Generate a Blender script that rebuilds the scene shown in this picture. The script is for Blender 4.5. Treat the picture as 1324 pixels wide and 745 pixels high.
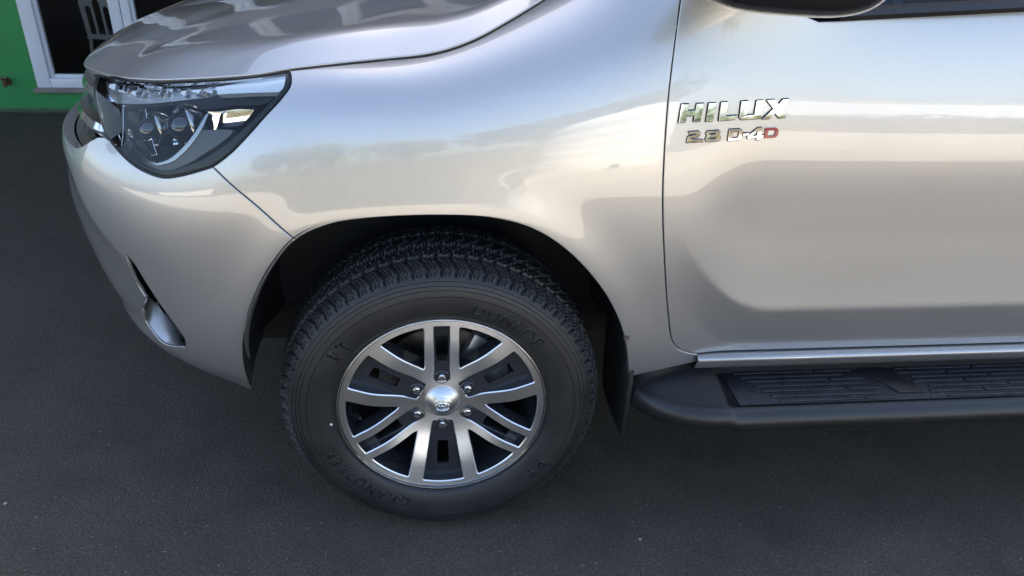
import bpy, bmesh, math, random
import numpy as np
from mathutils import Vector, Matrix
from mathutils.geometry import delaunay_2d_cdt
random.seed(7); rng = np.random.default_rng(7)
scene = bpy.context.scene
for o in list(bpy.data.objects): bpy.data.objects.remove(o)
PI = math.pi

# ------------------------------------------------------------------ camera
PW, PH = 1324, 745                      # size of the photograph, pixels
FPX, PITCH, YAW, ROLL = 1004.02, 0.496609, 0.120628, 0.0385432
CAM = np.array([-0.025756, -1.485462, 1.512658])
FWD = np.array([math.sin(YAW)*math.cos(PITCH), math.cos(YAW)*math.cos(PITCH), -math.sin(PITCH)])
_r = np.array([math.cos(YAW), -math.sin(YAW), 0.]); _u = np.cross(_r, FWD)
RGT = _r*math.cos(ROLL)+_u*math.sin(ROLL); UPV = -_r*math.sin(ROLL)+_u*math.cos(ROLL)
cd = bpy.data.cameras.new('camera'); cam = bpy.data.objects.new('camera', cd)
scene.collection.objects.link(cam); scene.camera = cam
cd.sensor_fit = 'HORIZONTAL'; cd.sensor_width = 36.0; cd.lens = 36.0*FPX/PW
cd.clip_start = 0.02; cd.clip_end = 2000
M = Matrix(((RGT[0], UPV[0], -FWD[0], CAM[0]), (RGT[1], UPV[1], -FWD[1], CAM[1]), (RGT[2], UPV[2], -FWD[2], CAM[2]), (0, 0, 0, 1)))
cam.matrix_world = M

# ------------------------------------------------------------------ light
SUN_EL, SUN_AZ = math.radians(50), math.radians(17)      # azimuth from +Y towards +X
world = bpy.data.worlds.new("World"); scene.world = world; world.use_nodes = True
wn = world.node_tree; wn.nodes.clear()
sky = wn.nodes.new('ShaderNodeTexSky'); sky.sky_type = 'NISHITA'; sky.sun_disc = False
sky.sun_elevation = SUN_EL; sky.sun_rotation = SUN_AZ; sky.air_density = 1.0; sky.dust_density = 2.8; sky.ozone_density = 1.0
bg = wn.nodes.new('ShaderNodeBackground'); bg.inputs['Strength'].default_value = 0.13
wo = wn.nodes.new('ShaderNodeOutputWorld')
wn.links.new(sky.outputs[0], bg.inputs[0]); wn.links.new(bg.outputs[0], wo.inputs[0])
sl = bpy.data.lights.new('sun', 'SUN'); sl.energy = 5.0; sl.angle = math.radians(0.53); sl.color = (1.0, 0.94, 0.84)
so = bpy.data.objects.new('sun', sl); scene.collection.objects.link(so)
sd = Vector((math.sin(SUN_AZ)*math.cos(SUN_EL), math.cos(SUN_AZ)*math.cos(SUN_EL), math.sin(SUN_EL)))
so.rotation_euler = sd.to_track_quat('Z', 'Y').to_euler(); so.location = sd*50
vs = scene.view_settings; vs.view_transform = 'Standard'; vs.look = 'None'; vs.exposure = 2.15; vs.gamma = 1.0
vs.use_curve_mapping = False
scene.cycles.max_bounces = 10; scene.cycles.transparent_max_bounces = 16; scene.cycles.glossy_bounces = 6
scene.cycles.caustics_reflective = False; scene.cycles.caustics_refractive = False

# ------------------------------------------------------------------ helpers: camera maths
def pix(P):
    d = np.asarray(P, float)-CAM; z = d@FWD
    return np.stack([PW/2+FPX*(d@RGT)/z, PH/2-FPX*(d@UPV)/z], -1)
def ray(u, v): return FWD+RGT*((u-PW/2)/FPX)-UPV*((v-PH/2)/FPX)
def aty(u, v, y): d = ray(u, v); return CAM+d*((y-CAM[1])/d[1])
def atz(u, v, z): d = ray(u, v); return CAM+d*((z-CAM[2])/d[2])

# ------------------------------------------------------------------ helpers: objects
COL = scene.collection
def link(name, data, parent=None):
    o = bpy.data.objects.new(name, data); COL.objects.link(o)
    if parent: o.parent = parent
    return o
def tag(o, label=None, cat=None, group=None, kind=None):
    if label: o['label'] = label
    if cat: o['category'] = cat
    if group: o['group'] = group
    if kind: o['kind'] = kind
    return o
def thing(name, label, cat, loc=(0, 0, 0), group=None):
    o = link(name, None); o.location = loc; tag(o, label, cat, group); return o
def meshobj(name, verts, faces, mat, parent=None, smooth=True, sharp=None, normals=None, loc=None):
    me = bpy.data.meshes.new(name)
    me.from_pydata([tuple(map(float, v)) for v in verts], [], [tuple(map(int, f)) for f in faces])
    if smooth: me.polygons.foreach_set('use_smooth', [True]*len(me.polygons))
    mats = mat if isinstance(mat, (list, tuple)) else [mat]
    for m in mats: me.materials.append(m)
    me.update()
    if sharp is not None: me.set_sharp_from_angle(angle=math.radians(sharp))
    if normals is not None: me.normals_split_custom_set_from_vertices([tuple(map(float, n)) for n in normals])
    o = link(name, me, parent)
    if loc is not None: o.location = loc
    return o
class MB:
    def __init__(s): s.v = []; s.f = []
    def add(s, v, f):
        k = len(s.v); s.v += [tuple(map(float, q)) for q in v]; s.f += [tuple(i+k for i in q) for q in f]
    def box(s, x0, x1, y0, y1, z0, z1):
        v = [(x, y, z) for x in (x0, x1) for y in (y0, y1) for z in (z0, z1)]
        s.add(v, [(0, 1, 3, 2), (4, 6, 7, 5), (0, 4, 5, 1), (2, 3, 7, 6), (0, 2, 6, 4), (1, 5, 7, 3)])
    def build(s, name, mat, parent=None, sharp=35, bevel=0, loc=None, smooth=True):
        o = meshobj(name, s.v, s.f, mat, parent, smooth, None, loc=loc)
        bm = bmesh.new(); bm.from_mesh(o.data); bmesh.ops.recalc_face_normals(bm, faces=bm.faces)
        if bevel: bmesh.ops.bevel(bm, geom=bm.edges[:], offset=bevel, segments=2, affect='EDGES', profile=0.5, clamp_overlap=True)
        bm.to_mesh(o.data); bm.free()
        if smooth:
            o.data.polygons.foreach_set('use_smooth', [True]*len(o.data.polygons))
            o.data.set_sharp_from_angle(angle=math.radians(sharp))
        return o
    def tube(s, pts, r, n=8, cap=True):
        pts = [Vector(p) for p in pts]; rs = r if isinstance(r, (list, tuple)) else [r]*len(pts)
        base = len(s.v); ref = None
        for i, p in enumerate(pts):
            d = (pts[min(i+1, len(pts)-1)]-pts[max(i-1, 0)]).normalized()
            if ref is None: ref = d.orthogonal().normalized()
            ref = (ref-d*ref.dot(d)).normalized(); b = d.cross(ref)
            for k in range(n):
                a = 2*PI*k/n; s.v.append(tuple(p+(ref*math.cos(a)+b*math.sin(a))*rs[i]))
        for i in range(len(pts)-1):
            for k in range(n):
                q = base+i*n; s.f.append((q+k, q+(k+1) % n, q+n+(k+1) % n, q+n+k))
        if cap:
            s.f.append(tuple(base+k for k in range(n))[::-1]); q = base+(len(pts)-1)*n; s.f.append(tuple(q+k for k in range(n)))
def lathe(prof, n=64, axis_center=(0, 0, 0), closed=False):
    """prof: (radius, y) points, axis along Y"""
    v, f = [], []
    m = len(prof)
    for i in range(n):
        a = 2*PI*i/n; c, s_ = math.cos(a), math.sin(a)
        for r, y in prof: v.append((axis_center[0]+r*c, axis_center[1]+y, axis_center[2]+r*s_))
    for i in range(n):
        j = (i+1) % n
        for k in range(m-1 if not closed else m):
            k2 = (k+1) % m
            f.append((i*m+k, i*m+k2, j*m+k2, j*m+k))
    return v, f
def spline(pts, n=None, step=None):
    """Catmull-Rom through 2-D/3-D points"""
    P = np.asarray(pts, float)
    if len(P) < 3:
        L = np.linalg.norm(P[1]-P[0]); k = max(2, int(L/(step or 4))+1)
        return P[0]+(P[1]-P[0])*np.linspace(0, 1, k)[:, None]
    d = np.concatenate([[0], np.cumsum(np.sqrt(np.linalg.norm(np.diff(P, axis=0), axis=1)))])
    ext = np.vstack([2*P[0]-P[1], P, 2*P[-1]-P[-2]]); dk = np.concatenate([[d[0]-(d[1]-d[0])], d, [d[-1]+(d[-1]-d[-2])]])
    out = []
    for i in range(1, len(ext)-2):
        p0, p1, p2, p3 = ext[i-1:i+3]; t0, t1, t2, t3 = dk[i-1:i+3]
        k = max(2, int(np.linalg.norm(p2-p1)/(step or 4))+1) if n is None else n
        for t in np.linspace(t1, t2, k, endpoint=False):
            A1 = (t1-t)/(t1-t0)*p0+(t-t0)/(t1-t0)*p1; A2 = (t2-t)/(t2-t1)*p1+(t-t1)/(t2-t1)*p2; A3 = (t3-t)/(t3-t2)*p2+(t-t2)/(t3-t2)*p3
            B1 = (t2-t)/(t2-t0)*A1+(t-t0)/(t2-t0)*A2; B2 = (t3-t)/(t3-t1)*A2+(t-t1)/(t3-t1)*A3
            out.append((t2-t)/(t2-t1)*B1+(t-t1)/(t2-t1)*B2)
    out.append(P[-1]); return np.array(out)
def chain(*segs, step=4):
    out = []
    for s in segs:
        q = spline(s, step=step)
        if out and np.linalg.norm(q[0]-out[-1]) < 1.0: q = q[1:]
        out += list(q)
    if np.linalg.norm(out[0]-out[-1]) < 1.0: out = out[:-1]
    return np.array(out)
def natspline(x, Y):
    """natural cubic spline, Y (n,m); returns an evaluator"""
    x = np.asarray(x, float); Y = np.asarray(Y, float); n = len(x); h = np.diff(x)
    A = np.zeros((n, n)); R = np.zeros_like(Y); A[0, 0] = A[-1, -1] = 1
    for i in range(1, n-1):
        A[i, i-1] = h[i-1]; A[i, i] = 2*(h[i-1]+h[i]); A[i, i+1] = h[i]
        R[i] = 6*((Y[i+1]-Y[i])/h[i]-(Y[i]-Y[i-1])/h[i-1])
    Mm = np.linalg.solve(A, R.reshape(n, -1)).reshape(R.shape)
    def ev(q):
        q = np.asarray(q, float); i = np.clip(np.searchsorted(x, q)-1, 0, n-2)
        qq = np.clip(q, x[0], x[-1])
        a = (x[i+1]-qq)/h[i]; b = (qq-x[i])/h[i]
        hh = h[i]
        sh = (slice(None),)+(None,)*(Y.ndim-1)
        return a[sh]*Y[i]+b[sh]*Y[i+1]+((a**3-a)[sh]*Mm[i]+(b**3-b)[sh]*Mm[i+1])*(hh**2)[sh]/6
    return ev
def sstep(x, a, b):
    t = np.clip((x-a)/(b-a), 0, 1); return t*t*t*(t*(6*t-15)+10)

# ------------------------------------------------------------------ materials
def newmat(name):
    m = bpy.data.materials.new(name); m.use_nodes = True; nt = m.node_tree
    return m, nt, nt.nodes['Principled BSDF']
def N(nt, kind, **kw):
    n = nt.nodes.new(kind)
    for k, v in kw.items():
        if k in n.inputs: n.inputs[k].default_value = v
        else: setattr(n, k, v)
    return n
def noise(nt, scale, detail=4, rough=.55, co=None):
    n = N(nt, 'ShaderNodeTexNoise', Scale=scale, Detail=detail, Roughness=rough)
    if co is None:
        t = nt.nodes.new('ShaderNodeTexCoord'); co = t.outputs['Object']
    nt.links.new(co, n.inputs['Vector']); return n
def ramp(nt, src, stops):
    r = nt.nodes.new('ShaderNodeValToRGB'); el = r.color_ramp.elements
    while len(el) < len(stops): el.new(.5)
    for e, (p, c) in zip(el, stops): e.position = p; e.color = c if len(c) == 4 else (*c, 1)
    nt.links.new(src, r.inputs[0]); return r
def simple(name, col, rough=.5, metal=0., coat=0., spec=.5, bump=0, bscale=200, var=0, vscale=6, coat_rough=.03):
    m, nt, b = newmat(name)
    b.inputs['Base Color'].default_value = (*col, 1); b.inputs['Roughness'].default_value = rough
    b.inputs['Metallic'].default_value = metal; b.inputs['Coat Weight'].default_value = coat; b.inputs['Coat Roughness'].default_value = coat_rough
    b.inputs['Specular IOR Level'].default_value = spec
    if var:
        n = noise(nt, vscale); r = ramp(nt, n.outputs[0], [(.3, tuple(c*(1-var) for c in col)), (.7, tuple(min(1, c*(1+var)) for c in col))])
        nt.links.new(r.outputs[0], b.inputs['Base Color'])
        r2 = ramp(nt, n.outputs[0], [(.3, (rough*(1-var*.5),)*3), (.7, (min(1, rough*(1+var*.5)),)*3)]); nt.links.new(r2.outputs[0], b.inputs['Roughness'])
    if bump:
        n = noise(nt, bscale, 3); bp = N(nt, 'ShaderNodeBump', Strength=bump, Distance=.002)
        nt.links.new(n.outputs[0], bp.inputs['Height']); nt.links.new(bp.outputs[0], b.inputs['Normal'])
    return m
def glassmat(name, tint=(1, 1, 1), ior=1.5):
    m = bpy.data.materials.new(name); m.use_nodes = True; nt = m.node_tree; nt.nodes.clear()
    out = nt.nodes.new('ShaderNodeOutputMaterial'); mx = nt.nodes.new('ShaderNodeMixShader')
    tr = N(nt, 'ShaderNodeBsdfTransparent', Color=(*tint, 1)); gl = N(nt, 'ShaderNodeBsdfGlossy', Roughness=0.0)
    fr = N(nt, 'ShaderNodeFresnel', IOR=ior)
    nt.links.new(fr.outputs[0], mx.inputs[0]); nt.links.new(tr.outputs[0], mx.inputs[1]); nt.links.new(gl.outputs[0], mx.inputs[2])
    nt.links.new(mx.outputs[0], out.inputs[0]); return m
def paintmat():
    m, nt, b = newmat('silver_metallic_paint')
    b.inputs['Base Color'].default_value = (.56, .555, .55, 1)
    b.inputs['Metallic'].default_value = .78; b.inputs['Roughness'].default_value = .40
    b.inputs['Coat Weight'].default_value = 1.0; b.inputs['Coat Roughness'].default_value = .012; b.inputs['Coat IOR'].default_value = 1.65
    # metallic flake and a thin film of dust
    t = nt.nodes.new('ShaderNodeTexCoord')
    v = N(nt, 'ShaderNodeTexVoronoi', Scale=900.0); nt.links.new(t.outputs['Object'], v.inputs['Vector'])
    r = ramp(nt, v.outputs['Color'], [(0, (.425, .416, .402)), (1, (.472, .463, .449))]); nt.links.new(r.outputs[0], b.inputs['Base Color'])
    n = noise(nt, 3.0, 6, .65, t.outputs['Object']); r2 = ramp(nt, n.outputs[0], [(.35, (.36,)*3), (.75, (.42,)*3)]); nt.links.new(r2.outputs[0], b.inputs['Roughness'])
    return m
def asphaltmat():
    m, nt, b = newmat('asphalt')
    t = nt.nodes.new('ShaderNodeTexCoord'); co = t.outputs['Object']
    n1 = noise(nt, 1.3, 8, .68, co); n2 = noise(nt, 135, 5, .7, co); vo = N(nt, 'ShaderNodeTexVoronoi', Scale=310.0); nt.links.new(co, vo.inputs['Vector'])
    base = ramp(nt, n1.outputs[0], [(.28, (.066, .053, .040)), (.44, (.084, .069, .052)), (.60, (.094, .077, .059)), (.78, (.122, .101, .078))])
    agg = ramp(nt, n2.outputs[0], [(.28, (.45,)*3), (.48, (.9,)*3), (.60, (1.25,)*3), (.72, (2.8,)*3)])
    mu = N(nt, 'ShaderNodeMix', data_type='RGBA', blend_type='MULTIPLY'); mu.inputs[0].default_value = 1.0
    nt.links.new(base.outputs[0], mu.inputs[6]); nt.links.new(agg.outputs[0], mu.inputs[7])
    # darker damp-looking stains and worn patches
    n5 = noise(nt, 5.5, 6, .7, co); st = ramp(nt, n5.outputs[0], [(.36, (.62, .60, .58)), (.52, (1.0, 1.0, 1.0)), (.74, (1.22, 1.20, 1.16))])
    mu2 = N(nt, 'ShaderNodeMix', data_type='RGBA', blend_type='MULTIPLY'); mu2.inputs[0].default_value = .40
    nt.links.new(mu.outputs[2], mu2.inputs[6]); nt.links.new(st.outputs[0], mu2.inputs[7]); nt.links.new(mu2.outputs[2], b.inputs['Base Color'])
    b.inputs['Roughness'].default_value = .82; b.inputs['Specular IOR Level'].default_value = .35
    ad = N(nt, 'ShaderNodeMath', operation='ADD'); nt.links.new(n2.outputs[0], ad.inputs[0])
    mm = N(nt, 'ShaderNodeMath', operation='MULTIPLY'); mm.inputs[1].default_value = .8; nt.links.new(vo.outputs['Distance'], mm.inputs[0]); nt.links.new(mm.outputs[0], ad.inputs[1])
    bp = N(nt, 'ShaderNodeBump', Strength=1.0, Distance=.004); nt.links.new(ad.outputs[0], bp.inputs['Height']); nt.links.new(bp.outputs[0], b.inputs['Normal'])
    return m
def machinedmat():
    m, nt, b = newmat('machined_alloy'); b.inputs['Metallic'].default_value = 1.0
    b.inputs['Base Color'].default_value = (.92, .91, .89, 1); b.inputs['Roughness'].default_value = .36; b.inputs['Anisotropic'].default_value = .72; b.inputs['Anisotropic Rotation'].default_value = .25
    tg = nt.nodes.new('ShaderNodeTangent'); tg.direction_type = 'RADIAL'; tg.axis = 'Y'; nt.links.new(tg.outputs[0], b.inputs['Tangent'])
    b.inputs['Coat Weight'].default_value = .5; b.inputs['Coat Roughness'].default_value = .05
    # lathe rings left by machining: bump along the radius
    t = nt.nodes.new('ShaderNodeTexCoord'); s = nt.nodes.new('ShaderNodeSeparateXYZ'); nt.links.new(t.outputs['Object'], s.inputs[0])
    cb = nt.nodes.new('ShaderNodeCombineXYZ'); nt.links.new(s.outputs[0], cb.inputs[0]); nt.links.new(s.outputs[2], cb.inputs[1])
    ln = N(nt, 'ShaderNodeVectorMath', operation='LENGTH'); nt.links.new(cb.outputs[0], ln.inputs[0])
    w = N(nt, 'ShaderNodeTexNoise', Scale=900.0, Detail=2.0); w.noise_dimensions = '1D'; nt.links.new(ln.outputs['Value'], w.inputs['W'])
    bp = N(nt, 'ShaderNodeBump', Strength=.12, Distance=.0006); nt.links.new(w.outputs[0], bp.inputs['Height']); nt.links.new(bp.outputs[0], b.inputs['Normal'])
    return m
def rubbermat():
    m, nt, b = newmat('tyre_rubber')
    n = noise(nt, 14, 6, .65); r = ramp(nt, n.outputs[0], [(.3, (.014, .014, .0145)), (.7, (.023, .0225, .022))]); nt.links.new(r.outputs[0], b.inputs['Base Color'])
    r2 = ramp(nt, n.outputs[0], [(.3, (.42,)*3), (.7, (.56,)*3)]); nt.links.new(r2.outputs[0], b.inputs['Roughness'])
    n2 = noise(nt, 500, 3); bp = N(nt, 'ShaderNodeBump', Strength=.12, Distance=.001); nt.links.new(n2.outputs[0], bp.inputs['Height']); nt.links.new(bp.outputs[0], b.inputs['Normal'])
    return m
def wallmat():
    m, nt, b = newmat('green_wall_paint')
    t = nt.nodes.new('ShaderNodeTexCoord'); co = t.outputs['Object']
    n = noise(nt, 1.6, 7, .6, co); r = ramp(nt, n.outputs[0], [(.3, (.018, .205, .050)), (.7, (.030, .265, .070))])
    # uneven darker band near the ground
    s = nt.nodes.new('ShaderNodeSeparateXYZ'); nt.links.new(co, s.inputs[0])
    n2 = noise(nt, 9, 6, .7, co); ad = N(nt, 'ShaderNodeMath', operation='MULTIPLY_ADD'); nt.links.new(n2.outputs[0], ad.inputs[0]); ad.inputs[1].default_value = -.035; nt.links.new(s.outputs[2], ad.inputs[2])
    rd = ramp(nt, ad.outputs[0], [(0.0, (1, 1, 1)), (.018, (0, 0, 0))])
    rd.color_ramp.elements[0].position = 0.0
    mx = N(nt, 'ShaderNodeMix', data_type='RGBA'); nt.links.new(rd.outputs[0], mx.inputs[0]); nt.links.new(r.outputs[0], mx.inputs[6]); mx.inputs[7].default_value = (.05, .075, .05, 1)
    nt.links.new(mx.outputs[2], b.inputs['Base Color']); b.inputs['Roughness'].default_value = .55
    n3 = noise(nt, 60, 5, .6, co); bp = N(nt, 'ShaderNodeBump', Strength=.25, Distance=.004); nt.links.new(n3.outputs[0], bp.inputs['Height']); nt.links.new(bp.outputs[0], b.inputs['Normal'])
    return m
MAT = dict(
    paint=paintmat(), asphalt=asphaltmat(), machined=machinedmat(), rubber=rubbermat(), wall=wallmat(),
    black_gloss=simple('black_gloss_plastic', (.012, .012, .013), .18, coat=.6),
    trim=simple('black_trim_plastic', (.014, .014, .015), .36, bump=.15, bscale=900, var=.15),
    liner=simple('arch_liner_plastic', (.010, .010, .010), .75, bump=.3, bscale=90, var=.35, vscale=8),
    flap=simple('mud_flap_rubber', (.012, .012, .013), .55, bump=.2, bscale=120, var=.25),
    chrome=simple('chrome', (.86, .87, .88), .04, metal=1.0),
    satin=simple('satin_chrome', (.62, .63, .65), .14, metal=1.0, coat=.4),
    lamp_grey=simple('lamp_mirrored_grey', (.09, .09, .09), .28),  # grey imitates the asphalt mirrored in the lower reflector
    dark_chrome=simple('smoked_chrome', (.34, .34, .33), .10, metal=1.0),
    reflector=simple('lamp_reflector_silver', (.58, .58, .57), .22, metal=.75),
    projector=simple('projector_glass', (.004, .006, .014), .03, coat=1.0),
    capmetal=simple('centre_cap_alloy', (.62, .62, .61), .33, metal=1.0, coat=.3),
    wheel_dark=simple('gloss_black_wheel_paint', (.026, .028, .033), .14, coat=1.0),
    nut=simple('lug_nut_steel', (.62, .62, .63), .22, metal=1.0),
    disc=simple('brake_disc_iron', (.22, .21, .20), .38, metal=1.0, var=.2),
    caliper=simple('brake_caliper_metal', (.65, .62, .56), .5, metal=.8, var=.3, vscale=30),
    under=simple('underbody_black', (.008, .008, .008), .8, var=.3),
    lens=glassmat('clear_lens', (.97, .985, .985), 1.36), glass=glassmat('window_glass', (.55, .60, .58)), shopglass=glassmat('shop_glass', (.80, .82, .80)),
    lamp_black=simple('lamp_bezel_black', (.006, .006, .007), .30, spec=.3), lamp_dark=simple('lamp_housing_dark', (.006, .006, .007), .45, spec=.2),
    lightguide=simple('frosted_light_guide', (.93, .95, .94), .30, coat=.8), red=simple('badge_red', (.32, .012, .02), .25, coat=.8),
    white=simple('white_frame_paint', (.70, .71, .75), .35, var=.06, vscale=3), sill=simple('cement_sill', (.22, .20, .17), .85, bump=.4, bscale=80, var=.25),
    interior=simple('dark_room_wall', (.13, .10, .08), .8, var=.3), rfloor=simple('dark_room_floor', (.05, .04, .035), .5, var=.2),
    chairm=simple('grey_chair_plastic', (.46, .45, .44), .45, var=.08), brass=simple('tarnished_brass', (.16, .10, .06), .5, metal=.7, var=.4, vscale=60),
    pad=simple('ribbed_step_rubber', (.028, .029, .033), .30, bump=.5, bscale=500, var=.3, vscale=25),
    concrete=simple('pale_concrete', (.46, .41, .33), .85, bump=.3, bscale=40, var=.15, vscale=1.2),
    render=simple('grey_render', (.13, .14, .155), .85, bump=.3, bscale=70, var=.06),
    prop_tank_white=simple('white_tank_plastic', (.85, .84, .80), .4),
    blocker=simple('sky_blocker_grey', (.20, .21, .23), .7, var=.08),
    cream=simple('cream_render', (.72, .66, .55), .8, var=.08), roofm=simple('roof_sheet', (.18, .07, .05), .6, var=.2), bark=simple('bark', (.10, .075, .05), .9, bump=.6, bscale=30, var=.3),
    letter=simple('moulded_tyre_lettering', (.010, .010, .011), .38),
    tread_white=simple('paint_dot', (.75, .75, .72), .6), stone=simple('pale_grit', (.38, .36, .33), .85),
)
def leafmat(name, a, b_):
    m, nt, b = newmat(name); n = noise(nt, 1.3, 4)
    r = ramp(nt, n.outputs[0], [(.3, a), (.7, b_)]); nt.links.new(r.outputs[0], b.inputs['Base Color']); b.inputs['Roughness'].default_value = .55
    return m
MAT['leaf1'] = leafmat('yellow_green_leaves', (.15, .16, .045), (.28, .26, .08)); MAT['leaf2'] = leafmat('dark_green_leaves', (.03, .06, .018), (.075, .10, .03))

# ------------------------------------------------------------------ the truck body surface B(a, t)
YC, WD, X0, LN, NE = 0.90, 0.93, 0.10, 1.083, 2.8
_ph = np.linspace(0, PI/2, 40001)
_sx = X0-LN*np.cos(_ph)**(2/NE); _sy = YC-WD*np.sin(_ph)**(2/NE)
_sl = np.concatenate([[0], np.cumsum(np.hypot(np.diff(_sx), np.diff(_sy)))]); ATOT = _sl[-1]
def plan(a):
    a = np.asarray(a, float)
    x = np.where(a <= ATOT, np.interp(a, _sl, _sx), X0+(a-ATOT)); y = np.where(a <= ATOT, np.interp(a, _sl, _sy), YC-WD)
    X = np.clip((X0-x)/LN, 0, 1); Y = np.clip((YC-y)/WD, 0, 1)
    nx = -(X**(NE-1))/LN; ny = -(Y**(NE-1))/WD; l = np.hypot(nx, ny)
    return x, y, nx/l, ny/l
def a_of_x(x): return ATOT+(x-X0) if x >= X0 else float(np.interp(x, _sx, _sl))
# stations: x, then (z, offset) for ten levels from the hem to the shoulder
TAB = [
 (-.98, [(.40,-.125),(.46,-.083),(.55,-.036),(.66,-.011),(.77,0.001),(.855,-.010),(.915,-.026),(.965,-.046),(1.03,-.07),(1.07,-.09)]),
 (-.90,  [(.40,-.125),(.46,-.083),(.55,-.036),(.66,-.011),(.77,0.001),(.855,-.010),(.915,-.026),(.965,-.046),(1.03,-.07),(1.075,-.09)]),
 (-.72,  [(.40,-.092),(.46,-.048),(.55,-.020),(.67,-.006),(.78,0),(.87,-.010),(.935,-.033),(.99,-.064),(1.06,-.10),(1.095,-.14)]),
 (-.50,  [(.40,-.062),(.47,-.022),(.57,-.004),(.69,0),(.81,-.001),(.90,-.011),(.975,-.032),(1.045,-.065),(1.105,-.113),(1.125,-.17)]),
 (-.28,  [(.40,-.05),(.49,-.016),(.60,-.003),(.73,0),(.86,-.002),(.96,-.012),(1.045,-.033),(1.11,-.068),(1.15,-.12),(1.162,-.18)]),
 (0.0,   [(.40,-.05),(.50,-.014),(.62,-.004),(.75,0),(.88,-.001),(.98,-.008),(1.07,-.027),(1.14,-.065),(1.180,-.125),(1.192,-.19)]),
 (.22,   [(.40,-.05),(.50,-.014),(.62,-.004),(.75,0),(.88,-.001),(1.00,-.009),(1.11,-.031),(1.20,-.075),(1.262,-.155),(1.285,-.24)]),
 (.46,   [(.40,-.05),(.50,-.014),(.62,-.004),(.75,0),(.88,-.001),(1.01,-.009),(1.13,-.027),(1.23,-.052),(1.31,-.078),(1.37,-.10)]),
 (.80,   [(.40,-.05),(.50,-.014),(.62,-.004),(.75,0),(.88,-.001),(1.01,-.009),(1.13,-.026),(1.23,-.046),(1.31,-.064),(1.37,-.08)]),
 (1.5,   [(.40,-.05),(.50,-.014),(.62,-.004),(.75,0),(.88,-.001),(1.01,-.009),(1.13,-.026),(1.23,-.046),(1.31,-.064),(1.37,-.08)]),
 (3.0,   [(.40,-.05),(.50,-.014),(.62,-.004),(.75,0),(.88,-.001),(1.01,-.009),(1.13,-.026),(1.23,-.046),(1.31,-.064),(1.37,-.08)]),
 (4.6,   [(.40,-.05),(.50,-.014),(.62,-.004),(.75,0),(.88,-.001),(1.01,-.009),(1.13,-.026),(1.23,-.046),(1.31,-.064),(1.37,-.08)]),
]
_sa = [a_of_x(r[0]) for r in TAB]; _sa[0] = 0.0
NK = 10
_ev = natspline(_sa, np.array([r[1] for r in TAB]))          # (n, 10, 2)
# uniform natural spline over the ten levels, done with a fixed matrix
_A = np.zeros((NK, NK)); _R = np.zeros((NK, NK)); _A[0, 0] = _A[-1, -1] = 1
for i in range(1, NK-1):
    _A[i, i-1:i+2] = [1, 4, 1]; _R[i, i-1] = 6; _R[i, i] = -12; _R[i, i+1] = 6
_MT = np.linalg.solve(_A, _R)
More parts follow.
